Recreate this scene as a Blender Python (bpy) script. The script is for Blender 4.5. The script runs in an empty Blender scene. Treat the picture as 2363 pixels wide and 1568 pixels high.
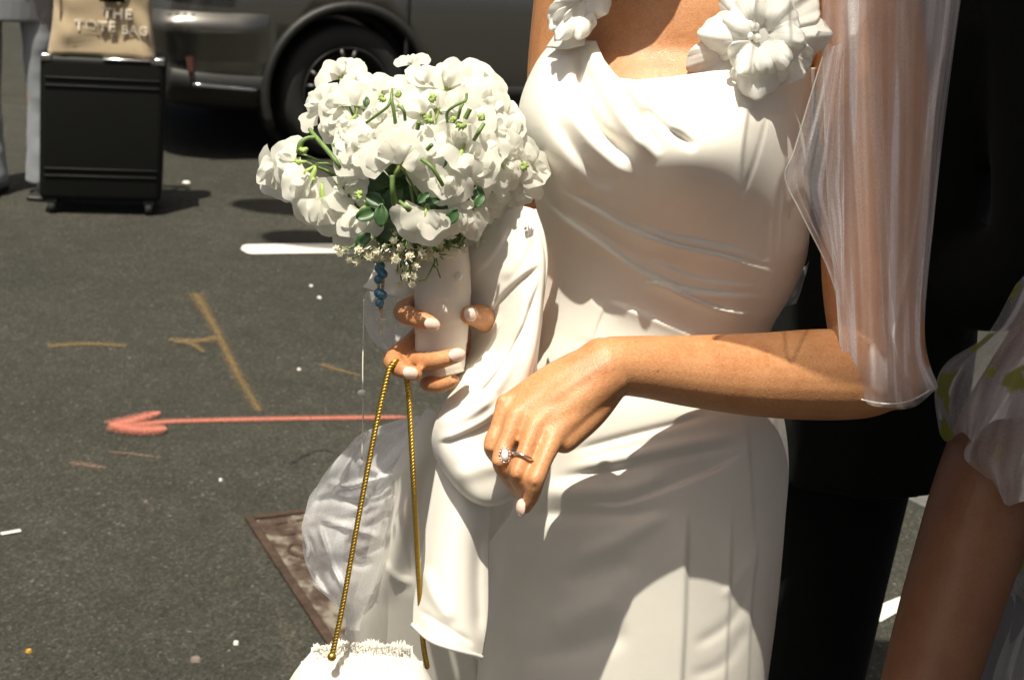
import bpy, bmesh, math, random
import numpy as np
from mathutils import Vector, Matrix, Quaternion
R = math.radians
random.seed(7)
rng = np.random.default_rng(7)
scene = bpy.context.scene
COL = scene.collection

# ------------------------------------------------------------------ camera
CAM_H, PITCH, ROLL, LENS = 1.5, R(18.3), R(4.5), 50.0
IMG_W, IMG_H = 2363.0, 1568.0
FPX = IMG_W * LENS / 36.0
C0 = np.array([0.0, 0.0, CAM_H])
fwd = np.array([0, math.cos(PITCH), -math.sin(PITCH)])
r0 = np.array([1.0, 0, 0]); u0 = np.array([0, math.sin(PITCH), math.cos(PITCH)])
rgt = math.cos(ROLL) * r0 + math.sin(ROLL) * u0
upv = -math.sin(ROLL) * r0 + math.cos(ROLL) * u0
cam_d = bpy.data.cameras.new('camera'); cam = bpy.data.objects.new('camera', cam_d); COL.objects.link(cam)
cam_d.lens = LENS; cam_d.sensor_width = 36; cam_d.clip_start = 0.05; cam_d.clip_end = 2000
M = Matrix(((rgt[0], upv[0], -fwd[0], C0[0]), (rgt[1], upv[1], -fwd[1], C0[1]), (rgt[2], upv[2], -fwd[2], C0[2]), (0, 0, 0, 1)))
cam.matrix_world = M
cam_d.dof.use_dof = True; cam_d.dof.focus_distance = 1.22; cam_d.dof.aperture_fstop = 14
scene.camera = cam

# ------------------------------------------------------------------ sky, sun, exposure
SUN_TO = Vector((-0.13, -0.33, 0.935)).normalized()      # direction towards the sun
SUN_EL = math.asin(SUN_TO.z); SUN_AZ = math.atan2(SUN_TO.x, SUN_TO.y)
world = bpy.data.worlds.new('World'); scene.world = world; world.use_nodes = True
wn = world.node_tree; bg = wn.nodes['Background']
sky = wn.nodes.new('ShaderNodeTexSky'); sky.sky_type = 'NISHITA'; sky.sun_disc = False
sky.sun_elevation = SUN_EL; sky.sun_rotation = SUN_AZ
sky.air_density = 0.35; sky.dust_density = 5.0; sky.ozone_density = 0.2
wn.links.new(sky.outputs[0], bg.inputs[0]); bg.inputs[1].default_value = 0.08
sun_d = bpy.data.lights.new('sun', 'SUN'); sun = bpy.data.objects.new('sun', sun_d); COL.objects.link(sun)
sun_d.energy = 5.0; sun_d.angle = R(0.53); sun_d.color = (1.0, 0.955, 0.89)
sun.location = (3, 0, 6); sun.rotation_euler = SUN_TO.to_track_quat('Z', 'Y').to_euler()
vs = scene.view_settings
vs.view_transform = 'Standard'; vs.look = 'None'; vs.gamma = 1.0; vs.exposure = 0.42
try:
    vs.use_white_balance = True; vs.white_balance_temperature = 6950; vs.white_balance_tint = 5
except Exception: pass
scene.cycles.max_bounces = 10; scene.cycles.transparent_max_bounces = 24

# ------------------------------------------------------------------ helpers
def P(x, y, d):
    """point seen at picture position (x, y) at depth d metres along the lens axis (arrays allowed)"""
    x = np.asarray(x, float); y = np.asarray(y, float); d = np.asarray(d, float)
    v = fwd + ((x - IMG_W / 2) / FPX)[..., None] * rgt - ((y - IMG_H / 2) / FPX)[..., None] * upv
    return C0 + d[..., None] * v
def PV(x, y, d): return Vector(P(x, y, d).tolist())
def G(x, y, z=0.0):
    v = fwd + (x - IMG_W / 2) / FPX * rgt - (y - IMG_H / 2) / FPX * upv
    t = (z - CAM_H) / v[2]
    return Vector((C0 + t * v).tolist())
OFF = {}
def tag(o, label, cat, group=None):
    o['label'] = label; o['category'] = cat
    if group: o['group'] = group
    return o
def empty(name, loc, label=None, cat=None, group=None):
    o = bpy.data.objects.new(name, None); COL.objects.link(o); o.location = loc; o.empty_display_size = .05
    OFF[o] = Vector(loc)
    if label: tag(o, label, cat, group)
    return o
def link_mesh(name, me, mat=None, parent=None):
    """mesh in world coordinates -> object, kept local to its thing's base"""
    o = bpy.data.objects.new(name, me); COL.objects.link(o)
    if parent is not None:
        off = OFF[parent]; OFF[o] = off
        me.transform(Matrix.Translation(-off)); o.parent = parent
    else:
        n = len(me.vertices)
        co = np.empty(n * 3); me.vertices.foreach_get('co', co); co = co.reshape(-1, 3)
        lo = co.min(0); hi = co.max(0); off = Vector(((lo[0] + hi[0]) / 2, (lo[1] + hi[1]) / 2, lo[2]))
        me.transform(Matrix.Translation(-off)); o.location = off; OFF[o] = off
    if mat:
        me.materials.clear(); me.materials.append(mat)
    return o
def mk(name, verts, faces, mat=None, parent=None, smooth=True, uv=None):
    me = bpy.data.meshes.new(name)
    me.from_pydata([tuple(map(float, v)) for v in verts], [], faces); me.update()
    if uv is not None:
        l = me.uv_layers.new(name='UVMap'); idx = np.empty(len(me.loops), int); me.loops.foreach_get('vertex_index', idx)
        l.data.foreach_set('uv', np.asarray(uv, float)[idx].ravel())
    if smooth: me.polygons.foreach_set('use_smooth', [True] * len(me.polygons))
    return link_mesh(name, me, mat, parent)
class MB:
    def __init__(s): s.v = []; s.f = []
    def add(s, vf):
        n = len(s.v); s.v += [tuple(map(float, p)) for p in vf[0]]; s.f += [tuple(i + n for i in f) for f in vf[1]]; return s
    def build(s, name, mat=None, parent=None, smooth=True): return mk(name, s.v, s.f, mat, parent, smooth)
def cr1(a, n):
    """Catmull-Rom resample of a along axis 0 to n samples"""
    a = np.asarray(a, float); m = len(a)
    t = np.linspace(0, m - 1, n); i = np.minimum(t.astype(int), m - 2); f = (t - i).reshape((-1,) + (1,) * (a.ndim - 1))
    ext = np.concatenate([2 * a[:1] - a[1:2], a, 2 * a[-1:] - a[-2:-1]])
    p0, p1, p2, p3 = ext[i], ext[i + 1], ext[i + 2], ext[i + 3]
    return .5 * (2 * p1 + (p2 - p0) * f + (2 * p0 - 5 * p1 + 4 * p2 - p3) * f ** 2 + (3 * p1 - p0 - 3 * p2 + p3) * f ** 3)
def grid_faces(nr, nc, closed=False):
    F = []
    for i in range(nr - 1):
        for j in range(nc if closed else nc - 1):
            k = (j + 1) % nc
            F.append((i * nc + j, i * nc + k, (i + 1) * nc + k, (i + 1) * nc + j))
    return F
def frames(pts):
    pts = np.asarray(pts, float); n = len(pts)
    T = np.gradient(pts, axis=0); T /= np.linalg.norm(T, axis=1)[:, None] + 1e-12
    a = np.array([0, 0, 1.0]) if abs(T[0][2]) < .9 else np.array([1.0, 0, 0])
    N = np.cross(T[0], a); N /= np.linalg.norm(N); Ns = [N]
    for i in range(1, n):
        N = Ns[-1] - T[i] * np.dot(Ns[-1], T[i]); N /= np.linalg.norm(N) + 1e-12; Ns.append(N)
    Ns = np.array(Ns); B = np.cross(T, Ns)
    return T, Ns, B
def tube(pts, rad, n=12, caps=True, res=None, round_end=False):
    """swept tube; rad scalar or list"""
    pts = np.asarray(pts, float); rad = np.full(len(pts), rad, float) if np.isscalar(rad) else np.asarray(rad, float)
    if res: q = cr1(np.c_[pts, rad], res); pts, rad = q[:, :3], q[:, 3]
    if round_end:
        def cap(p, q, r):
            t = (p - q); t /= np.linalg.norm(t) + 1e-9
            a = [R(30), R(55), R(75)]
            return [p + t * r * math.sin(x) for x in a], [r * math.cos(x) for x in a]
        e1, s1 = cap(pts[0], pts[1], rad[0]); e2, s2 = cap(pts[-1], pts[-2], rad[-1])
        pts = np.array(e1[::-1] + list(pts) + e2); rad = np.array(s1[::-1] + list(rad) + s2)
    T, N, B = frames(pts); an = np.linspace(0, 2 * math.pi, n, endpoint=False)
    V = (pts[:, None] + rad[:, None, None] * (np.cos(an)[None, :, None] * N[:, None] + np.sin(an)[None, :, None] * B[:, None])).reshape(-1, 3)
    F = grid_faces(len(pts), n, True)
    if caps: F += [tuple(range(n))[::-1], tuple((len(pts) - 1) * n + k for k in range(n))]
    return V, F
def ball(c, r, seg=12, rings=8, M3=None):
    V = []; F = []
    c = np.asarray(c, float); r = np.ones(3) * r
    for i in range(rings + 1):
        a = math.pi * i / rings
        for j in range(seg):
            b = 2 * math.pi * j / seg
            p = np.array([math.sin(a) * math.cos(b), math.sin(a) * math.sin(b), math.cos(a)]) * r
            if M3 is not None: p = M3 @ p
            V.append(c + p)
    return V, grid_faces(rings + 1, seg, True)
CAMR = np.stack([rgt, upv, -fwd], axis=1)     # columns: picture right, picture up, towards the lens
def box(c, s, rz=0.0):
    c = np.asarray(c, float); s = np.asarray(s, float) / 2; ca, sa = math.cos(rz), math.sin(rz)
    V = []
    for z in (-1, 1):
        for x, y in ((-1, -1), (1, -1), (1, 1), (-1, 1)):
            dx, dy = x * s[0], y * s[1]; V.append(c + (ca * dx - sa * dy, sa * dx + ca * dy, z * s[2]))
    return V, [(3, 2, 1, 0), (4, 5, 6, 7), (0, 1, 5, 4), (1, 2, 6, 5), (2, 3, 7, 6), (3, 0, 4, 7)]
def mods(o, bevel=None, seg=2, solid=None, sub=None, off=0.0):
    if solid: m = o.modifiers.new('solid', 'SOLIDIFY'); m.thickness = solid; m.offset = off
    if bevel: m = o.modifiers.new('bevel', 'BEVEL'); m.width = bevel; m.segments = seg; m.limit_method = 'ANGLE'
    if sub: m = o.modifiers.new('sub', 'SUBSURF'); m.levels = sub; m.render_levels = sub
    return o
def seg_dist(x, y, poly):
    """signed distance and arc parameter of points to a polyline (picture px); + on its left side"""
    best = np.full(x.shape, 1e9); sgn = np.ones(x.shape); par = np.zeros(x.shape)
    L = [math.hypot(poly[i + 1][0] - poly[i][0], poly[i + 1][1] - poly[i][1]) for i in range(len(poly) - 1)]; tot = sum(L); acc = 0
    for i in range(len(poly) - 1):
        ax, ay = poly[i]; bx, by = poly[i + 1]; dx, dy = bx - ax, by - ay
        t = np.clip(((x - ax) * dx + (y - ay) * dy) / (L[i] ** 2), 0, 1)
        d = np.hypot(x - ax - t * dx, y - ay - t * dy); s = np.sign((x - ax) * dy - (y - ay) * dx)
        m = d < best
        best = np.where(m, d, best); sgn = np.where(m, s, sgn); par = np.where(m, (acc + t * L[i]) / tot, par); acc += L[i]
    return best, sgn, par
def smooth_poly(poly, n=14):
    return [tuple(p) for p in cr1(np.array(poly, float), n)]
def creases(x, y, lst):
    """sum of cloth folds in metres towards the lens. ('g', pts, mm, width) ridge or valley; ('s', pts, mm, sharp, fade) lapped pleat"""
    out = np.zeros(x.shape)
    for c in lst:
        d, s, p = seg_dist(x, y, smooth_poly(c[1]))
        tp = np.clip(np.minimum(p, 1 - p) / .22, 0, 1); tp = tp * tp * (3 - 2 * tp)
        if len(c) > 5 or c[0] == 'S': tp = np.ones_like(tp)
        if c[0] == 'g': out += c[2] * .001 * np.exp(-(d / c[3]) ** 2) * tp
        else:
            sd = d * s
            out += c[2] * .001 * .5 * (1 + np.tanh(sd / c[3])) * np.exp(-(np.maximum(sd, 0) / c[4])) * tp * np.exp(-(np.maximum(-sd, 0) / c[4]))
    return out
def patch(name, rows, nr, nc, mat, parent, thick=.0012, folds=None, fn=None, closed=False):
    """cloth: control net of (x, y, depth) picture points, smoothly interpolated, with folds"""
    A = np.array(rows, float); A = cr1(A, nr); A = cr1(A.transpose(1, 0, 2), nc).transpose(1, 0, 2)
    x, y, d = A[..., 0], A[..., 1], A[..., 2]
    if folds: d = d - creases(x, y, folds)
    if fn:
        u, v = np.meshgrid(np.linspace(0, 1, nc), np.linspace(0, 1, nr)); x, y, d = fn(x, y, d, u, v)
    V = P(x, y, d).reshape(-1, 3)
    u, v = np.meshgrid(np.linspace(0, 1, nc), np.linspace(0, 1, nr))
    o = mk(name, V, grid_faces(nr, nc), mat, parent, uv=np.stack([u.ravel(), v.ravel()], 1))
    if thick: mods(o, solid=thick)
    return o
def remesh(name, vfs, voxel, mat, parent, smooth=4, fac=.5):
    """fuse overlapping closed shapes into one continuous skin"""
    mb = MB()
    for vf in vfs: mb.add(vf)
    me = bpy.data.meshes.new('tmp'); me.from_pydata(mb.v, [], mb.f); me.update()
    bm = bmesh.new(); bm.from_mesh(me); bmesh.ops.recalc_face_normals(bm, faces=bm.faces); bm.to_mesh(me); bm.free()
    o = bpy.data.objects.new('tmp', me); COL.objects.link(o)
    m = o.modifiers.new('r', 'REMESH'); m.mode = 'VOXEL'; m.voxel_size = voxel; m.use_smooth_shade = True
    if smooth: s = o.modifiers.new('s', 'SMOOTH'); s.iterations = smooth; s.factor = fac
    dg = bpy.context.evaluated_depsgraph_get(); dg.update()
    new = bpy.data.meshes.new_from_object(o.evaluated_get(dg))
    bpy.data.objects.remove(o); bpy.data.meshes.remove(me); new.name = name
    new.polygons.foreach_set('use_smooth', [True] * len(new.polygons))
    return link_mesh(name, new, mat, parent)

# ------------------------------------------------------------------ materials
def mat(name):
    m = bpy.data.materials.new(name); m.use_nodes = True
    nt = m.node_tree; return m, nt, nt.nodes['Principled BSDF'], nt.nodes['Material Output']
def N(nt, t, **k):
    n = nt.nodes.new('ShaderNode' + t)
    for a, b in k.items():
        if a.startswith('i_'): n.inputs[a[2:].replace('_', ' ')].default_value = b
        else: setattr(n, a, b)
    return n
def noise(nt, scale, detail=4, rough=.6, vec=None):
    n = N(nt, 'TexNoise'); n.inputs['Scale'].default_value = scale; n.inputs['Detail'].default_value = detail; n.inputs['Roughness'].default_value = rough
    if vec is None: vec = N(nt, 'TexCoord').outputs['Object']
    nt.links.new(vec, n.inputs['Vector']); return n
def ramp(nt, src, stops, interp='LINEAR'):
    r = N(nt, 'ValToRGB'); r.color_ramp.interpolation = interp
    e = r.color_ramp.elements
    while len(e) < len(stops): e.new(.5)
    for q, (p, c) in zip(e, stops):
        q.position = p; q.color = c if len(c) == 4 else (*c, 1)
    nt.links.new(src, r.inputs[0]); return r
def bump(nt, src, dst, strength=.3, dist=.002):
    b = N(nt, 'Bump'); b.inputs['Strength'].default_value = strength; b.inputs['Distance'].default_value = dist
    nt.links.new(src, b.inputs['Height']); nt.links.new(b.outputs[0], dst.inputs['Normal']); return b
def simple(name, col, rough=.6, metal=0, spec=.5, var=.12, nscale=40, bmp=0, bscale=300, coat=0, sheen=0):
    m, nt, b, out = mat(name)
    n = noise(nt, nscale); c = np.array(col)
    r = ramp(nt, n.outputs[0], [(.3, tuple(np.clip(c * (1 - var), 0, 1))), (.7, tuple(np.clip(c * (1 + var), 0, 1)))])
    nt.links.new(r.outputs[0], b.inputs['Base Color'])
    b.inputs['Roughness'].default_value = rough; b.inputs['Metallic'].default_value = metal; b.inputs['Specular IOR Level'].default_value = spec
    b.inputs['Coat Weight'].default_value = coat; b.inputs['Sheen Weight'].default_value = sheen
    if bmp: bump(nt, noise(nt, bscale, 3).outputs[0], b, bmp)
    return m
def cloth_mat(name, col, rough=.6, spec=.4, trans=.25, weave=.12, sheen=.1, wscale=2600, wrinkle=0):
    m, nt, b, out = mat(name)
    n = noise(nt, 18, 3); c = np.array(col)
    r = ramp(nt, n.outputs[0], [(.3, tuple(c * .96)), (.7, tuple(np.clip(c * 1.03, 0, 1)))])
    nt.links.new(r.outputs[0], b.inputs['Base Color'])
    b.inputs['Roughness'].default_value = rough; b.inputs['Specular IOR Level'].default_value = spec; b.inputs['Sheen Weight'].default_value = sheen
    w = noise(nt, wscale, 2)
    if wrinkle:
        w2 = noise(nt, 34, 4, .55); mx = N(nt, 'MixRGB'); mx.blend_type = 'ADD'; mx.inputs[0].default_value = wrinkle
        nt.links.new(w.outputs[0], mx.inputs[1]); nt.links.new(w2.outputs[0], mx.inputs[2]); bump(nt, mx.outputs[0], b, weave, .0012)
    else: bump(nt, w.outputs[0], b, weave, .0006)
    if trans:
        t = N(nt, 'BsdfTranslucent'); nt.links.new(r.outputs[0], t.inputs[0]); mx = N(nt, 'MixShader'); mx.inputs[0].default_value = trans
        nt.links.new(b.outputs[0], mx.inputs[1]); nt.links.new(t.outputs[0], mx.inputs[2]); nt.links.new(mx.outputs[0], out.inputs[0])
    return m
def tulle_mat(name, col, dens=.34, streak=30, print_=None, axis=0):
    """sheer net: partly open weave, denser where gathered threads run (streaks along the cloth)"""
    m, nt, b, out = mat(name); nt.nodes.remove(b)
    uv = N(nt, 'TexCoord').outputs['UV']
    mp = N(nt, 'Mapping'); mp.inputs['Scale'].default_value = (streak, 1.2, 1) if axis == 0 else (1.2, streak, 1); nt.links.new(uv, mp.inputs[0])
    n = noise(nt, 1.0, 2, .5, mp.outputs[0])
    fine = noise(nt, 1500, 1, .5)
    r = ramp(nt, n.outputs[0], [(.40, (dens * .62,) * 3), (.52, (dens,) * 3), (.555, (min(1, dens * 1.1),) * 3), (.58, (min(1, dens * 1.9),) * 3)])
    mul = N(nt, 'MixRGB'); mul.blend_type = 'MULTIPLY'; mul.inputs[0].default_value = .7
    rf = ramp(nt, fine.outputs[0], [(.3, (.35,) * 3), (.65, (1.0,) * 3)])
    nt.links.new(r.outputs[0], mul.inputs[1]); nt.links.new(rf.outputs[0], mul.inputs[2])
    df = N(nt, 'BsdfDiffuse'); tl = N(nt, 'BsdfTranslucent'); tr = N(nt, 'BsdfTransparent')
    df.inputs[0].default_value = (*col, 1); tl.inputs[0].default_value = (*col, 1)
    if print_:
        vn = N(nt, 'TexVoronoi'); vn.inputs['Scale'].default_value = print_[0]
        mp2 = N(nt, 'Mapping'); nt.links.new(N(nt, 'TexCoord').outputs['Object'], mp2.inputs[0])
        wob = noise(nt, 30, 2); ad = N(nt, 'MixRGB'); ad.blend_type = 'ADD'; ad.inputs[0].default_value = .06
        nt.links.new(mp2.outputs[0], ad.inputs[1]); nt.links.new(wob.outputs[1], ad.inputs[2]); nt.links.new(ad.outputs[0], vn.inputs['Vector'])
        pr = ramp(nt, vn.outputs['Distance'], [(.0, print_[1]), (.30, print_[1]), (.36, col), (1, col)])
        for s in (df, tl): nt.links.new(pr.outputs[0], s.inputs[0])
        pm = ramp(nt, vn.outputs['Distance'], [(.30, (.9,) * 3), (.38, (0,) * 3)])
        mxx = N(nt, 'MixRGB'); mxx.blend_type = 'LIGHTEN'; mxx.inputs[0].default_value = 1; nt.links.new(mul.outputs[0], mxx.inputs[1]); nt.links.new(pm.outputs[0], mxx.inputs[2]); mul = mxx
    a = N(nt, 'MixShader'); a.inputs[0].default_value = .45; nt.links.new(df.outputs[0], a.inputs[1]); nt.links.new(tl.outputs[0], a.inputs[2])
    c = N(nt, 'MixShader'); nt.links.new(mul.outputs[0], c.inputs[0]); nt.links.new(tr.outputs[0], c.inputs[1]); nt.links.new(a.outputs[0], c.inputs[2])
    nt.links.new(c.outputs[0], out.inputs[0]); return m
def skin_mat(name, col, freckle=.0):
    m, nt, b, out = mat(name); c = np.array(col)
    n = noise(nt, 26, 6, .65); r = ramp(nt, n.outputs[0], [(.28, tuple(c * np.array([.84, .74, .66]))), (.5, tuple(c)), (.72, tuple(np.clip(c * np.array([1.08, 1.14, 1.16]), 0, 1)))])
    n2 = noise(nt, 420, 3, .7); r2 = ramp(nt, n2.outputs[0], [(.30, (.80, .74, .70)), (.60, (1.06, 1.06, 1.06))])
    mu = N(nt, 'MixRGB'); mu.blend_type = 'MULTIPLY'; mu.inputs[0].default_value = .8; nt.links.new(r.outputs[0], mu.inputs[1]); nt.links.new(r2.outputs[0], mu.inputs[2])
    vf = N(nt, 'TexVoronoi'); vf.inputs['Scale'].default_value = 38; nt.links.new(N(nt, 'TexCoord').outputs['Object'], vf.inputs['Vector'])
    rf = ramp(nt, vf.outputs['Distance'], [(.035, (.45, .33, .28)), (.06, (1, 1, 1))]); mf = N(nt, 'MixRGB'); mf.blend_type = 'MULTIPLY'; mf.inputs[0].default_value = .55
    nt.links.new(mu.outputs[0], mf.inputs[1]); nt.links.new(rf.outputs[0], mf.inputs[2]); nt.links.new(mf.outputs[0], b.inputs['Base Color'])
    b.inputs['Specular IOR Level'].default_value = .5
    rr = ramp(nt, n2.outputs[0], [(.3, (.36,) * 3), (.7, (.58,) * 3)]); nt.links.new(rr.outputs[0], b.inputs['Roughness'])
    b.inputs['Subsurface Weight'].default_value = .08; b.inputs['Subsurface Radius'].default_value = (.010, .004, .002); b.inputs['Subsurface Scale'].default_value = .5
    v = N(nt, 'TexVoronoi'); v.feature = 'DISTANCE_TO_EDGE'; v.inputs['Scale'].default_value = 520; nt.links.new(N(nt, 'TexCoord').outputs['Object'], v.inputs['Vector'])
    w = noise(nt, 95, 4, .6); mx = N(nt, 'MixRGB'); mx.blend_type = 'ADD'; mx.inputs[0].default_value = 1.0; nt.links.new(v.outputs['Distance'], mx.inputs[1]); nt.links.new(w.outputs[0], mx.inputs[2])
    bump(nt, mx.outputs[0], b, .28, .0012); return m
def spray_mat(name, col, cover=.5, soft=.25, scale=60, edgew=.55, hard=.22):
    """worn sprayed paint: grain decides where the asphalt still shows"""
    m, nt, b, out = mat(name); b.inputs['Base Color'].default_value = (*col, 1); b.inputs['Roughness'].default_value = .85
    uv = N(nt, 'TexCoord').outputs['UV']; sx = N(nt, 'SeparateXYZ'); nt.links.new(uv, sx.inputs[0])
    # fade towards both long edges of the stroke (u = 0..1 across)
    a = N(nt, 'Math', operation='SUBTRACT'); a.inputs[1].default_value = .5; nt.links.new(sx.outputs[0], a.inputs[0])
    ab = N(nt, 'Math', operation='ABSOLUTE'); nt.links.new(a.outputs[0], ab.inputs[0])
    ed = ramp(nt, ab.outputs[0], [(.5 - soft, (1,) * 3), (.5, (0,) * 3)])
    n = noise(nt, scale, 6, .75); ad = N(nt, 'Math', operation='ADD'); nt.links.new(n.outputs[0], ad.inputs[0])
    ml = N(nt, 'Math', operation='MULTIPLY'); ml.inputs[1].default_value = edgew; nt.links.new(ed.outputs[0], ml.inputs[0]); nt.links.new(ml.outputs[0], ad.inputs[1])
    k = ramp(nt, ad.outputs[0], [(1.0 - cover, (0,) * 3), (1.0 - cover + hard, (1,) * 3)])
    tr = N(nt, 'BsdfTransparent'); mx = N(nt, 'MixShader'); nt.links.new(k.outputs[0], mx.inputs[0]); nt.links.new(tr.outputs[0], mx.inputs[1]); nt.links.new(b.outputs[0], mx.inputs[2])
    nt.links.new(mx.outputs[0], out.inputs[0]); return m

M_SATIN = cloth_mat('ivory_satin', (.86, .82, .74), rough=.33, spec=.55, trans=.10, weave=.10, sheen=.15, wrinkle=1.0)
M_CREPE = cloth_mat('ivory_crepe', (.84, .795, .715), rough=.44, spec=.45, trans=.04, weave=.16, sheen=.15, wrinkle=1.0)
M_ORGANZA_W = cloth_mat('white_petal_fabric', (.94, .93, .89), rough=.5, spec=.4, trans=.45, weave=.06)
M_TULLE = tulle_mat('white_tulle', (.96, .95, 1.0), .52, 7)
M_TULLE2 = tulle_mat('white_tulle_bubble', (.95, .94, .95), .66, 2)
M_SKIN = skin_mat('tanned_skin', (.54, .255, .115))
M_SKIN2 = skin_mat('guest_skin', (.19, .080, .036))
M_SKIN3 = skin_mat('fair_skin', (.55, .34, .24))
M_NAIL = simple('pearl_nail', (.72, .53, .44), .14, spec=.6, var=.03, coat=.6)
M_PEARL = simple('pearl', (.85, .82, .76), .14, spec=.7, var=.03, coat=.5)
M_GOLD = simple('gold', (.50, .33, .075), .42, 1.0, var=.15, nscale=400)
M_SILVER = simple('silver', (.8, .8, .8), .16, 1.0, var=.04)
M_DARKHAIR = simple('brown_hair', (.05, .028, .016), .45, var=.3, nscale=120)
M_BLACKSUIT = simple('black_wool', (.006, .0065, .006), .9, spec=.15, var=.3, nscale=200, sheen=.05)
M_BLACK = simple('black_plastic', (.012, .013, .012), .45, var=.2)
M_RUBBER = simple('rubber', (.016, .016, .015), .8, var=.2)
# ------------------------------------------------------------------ ground
def asphalt():
    m, nt, b, out = mat('asphalt')
    oc = N(nt, 'TexCoord').outputs['Object']
    big = noise(nt, .9, 5, .6, oc); mid = noise(nt, 9, 4, .6, oc); fine = noise(nt, 190, 4, .75, oc)
    vor = N(nt, 'TexVoronoi'); vor.inputs['Scale'].default_value = 165; nt.links.new(oc, vor.inputs['Vector'])
    stone = ramp(nt, vor.outputs['Color'], [(.0, (.024, .0245, .020)), (.45, (.042, .0425, .036)), (.80, (.064, .063, .053)), (.94, (.11, .106, .09)), (1.0, (.28, .27, .23))])
    grain = ramp(nt, fine.outputs[0], [(.30, (.40,) * 3), (.70, (1.45,) * 3)])
    m1 = N(nt, 'MixRGB'); m1.blend_type = 'MULTIPLY'; m1.inputs[0].default_value = 1; nt.links.new(stone.outputs[0], m1.inputs[1]); nt.links.new(grain.outputs[0], m1.inputs[2])
    st = ramp(nt, big.outputs[0], [(.3, (.62, .615, .58)), (.7, (.94, .90, .82))]); sm = ramp(nt, mid.outputs[0], [(.3, (.86,) * 3), (.7, (1.14,) * 3)])
    m2 = N(nt, 'MixRGB'); m2.blend_type = 'MULTIPLY'; m2.inputs[0].default_value = 1; nt.links.new(m1.outputs[0], m2.inputs[1]); nt.links.new(st.outputs[0], m2.inputs[2])
    m3 = N(nt, 'MixRGB'); m3.blend_type = 'MULTIPLY'; m3.inputs[0].default_value = 1; nt.links.new(m2.outputs[0], m3.inputs[1]); nt.links.new(sm.outputs[0], m3.inputs[2])
    nt.links.new(m3.outputs[0], b.inputs['Base Color']); b.inputs['Roughness'].default_value = .88; b.inputs['Specular IOR Level'].default_value = .3
    bump(nt, vor.outputs['Distance'], b, .5, .004); return m
g = mk('ground', [(-300, -300, 0), (300, -300, 0), (300, 600, 0), (-300, 600, 0)], [(0, 1, 2, 3)], asphalt(), smooth=False); g['kind'] = 'structure'

def stroke(name, pts, width, z, material, n=40, cap=.0):
    """painted stroke lying on the road; pts are picture points dropped to the ground"""
    W = np.array([list(G(*p)) for p in pts]); W = cr1(W, n); w = np.full(len(W), width) if np.isscalar(width) else cr1(np.array(width, float)[:, None], n)[:, 0]
    T = np.gradient(W, axis=0); T /= np.linalg.norm(T, axis=1)[:, None]; S = np.c_[-T[:, 1], T[:, 0], 0 * T[:, 0]]
    if cap:
        k = np.minimum(np.arange(n), np.arange(n)[::-1]) / (n * cap); w = w * np.sqrt(np.clip(1 - (1 - np.clip(k, 0, 1)) ** 2, .02, 1))
    V = []; U = []
    for i in range(n):
        for j, s in enumerate((-.5, -.25, 0, .25, .5)):
            p = W[i] + S[i] * s * w[i]; V.append((p[0], p[1], z)); U.append((s + .5, i / n))
    return mk(name, V, grid_faces(n, 5), material, smooth=False, uv=U)
M_REDSPRAY = spray_mat('red_spray', (.47, .15, .105), .49, .49, 190, .36, .42)
M_YELSPRAY = spray_mat('yellow_spray', (.30, .19, .065), .40, .49, 170, .24, .40)
M_PALESPRAY = spray_mat('pale_spray', (.28, .17, .12), .40, .49, 90, .22, .40)
M_WHITEPAINT = spray_mat('white_road_paint', (.66, .65, .58), .80, .10, 120, .45, .25)
ar = empty('spray_arrow', G(560, 975), 'red sprayed arrow on the asphalt pointing away from the bride', 'road marking')
def childstroke(nm, *a, **k):
    o = stroke(nm, *a, **k); par = a_par; off = OFF[o]; o.data.transform(Matrix.Translation(off - OFF[par])); o.location = (0, 0, 0); o.parent = par; OFF[o] = OFF[par]; return o
a_par = ar
childstroke('shaft', [(950, 964), (700, 967), (500, 971), (380, 975), (300, 983)], .044, .004, M_REDSPRAY, cap=.08)
childstroke('barb', [(370, 955), (325, 968), (285, 980), (255, 988)], [.05, .07, .09, .10], .008, M_REDSPRAY, cap=.15)
childstroke('barb', [(385, 996), (340, 998), (295, 995), (255, 986)], [.08, .10, .10, .09], .012, M_REDSPRAY, cap=.15)
ym = empty('spray_mark', G(520, 800), 'faded yellow sprayed survey line with a cross stroke on the asphalt', 'road marking'); a_par = ym
childstroke('line', [(450, 678), (475, 720), (505, 775), (540, 850), (598, 950)], [.10, .07, .055, .06, .05], .004, M_YELSPRAY)
childstroke('line', [(500, 782), (470, 790), (430, 790), (390, 788)], [.06, .10, .07, .05], .008, M_YELSPRAY)
childstroke('line', [(400, 795), (440, 800), (470, 820)], [.03, .06, .03], .012, M_YELSPRAY)
o = stroke('spray_mark', [(740, 842), (780, 855), (830, 868)], [.06, .05, .03], .004, M_YELSPRAY); tag(o, 'short yellow sprayed dash on the asphalt beside the hanging thread', 'road marking')
o = stroke('spray_mark', [(110, 800), (200, 795), (290, 800)], [.08, .07, .05], .004, M_YELSPRAY); tag(o, 'very faint yellow sprayed smear on the open asphalt', 'road marking')
o = stroke('spray_mark', [(160, 1070), (200, 1075), (245, 1082)], [.05, .07, .03], .004, M_PALESPRAY); tag(o, 'pale pinkish scuff on the asphalt below the red arrow head', 'road marking')
o = stroke('spray_mark', [(250, 1045), (310, 1050), (370, 1058)], [.03, .03, .02], .004, M_PALESPRAY); tag(o, 'thin faint pink streak on the asphalt below the red arrow head', 'road marking')
o = stroke('road_line', [(557, 577), (700, 575), (900, 573), (1100, 571)], .14, .004, M_WHITEPAINT, 60, cap=.05); tag(o, 'short white painted line on the road beside the bouquet', 'road marking')
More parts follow.
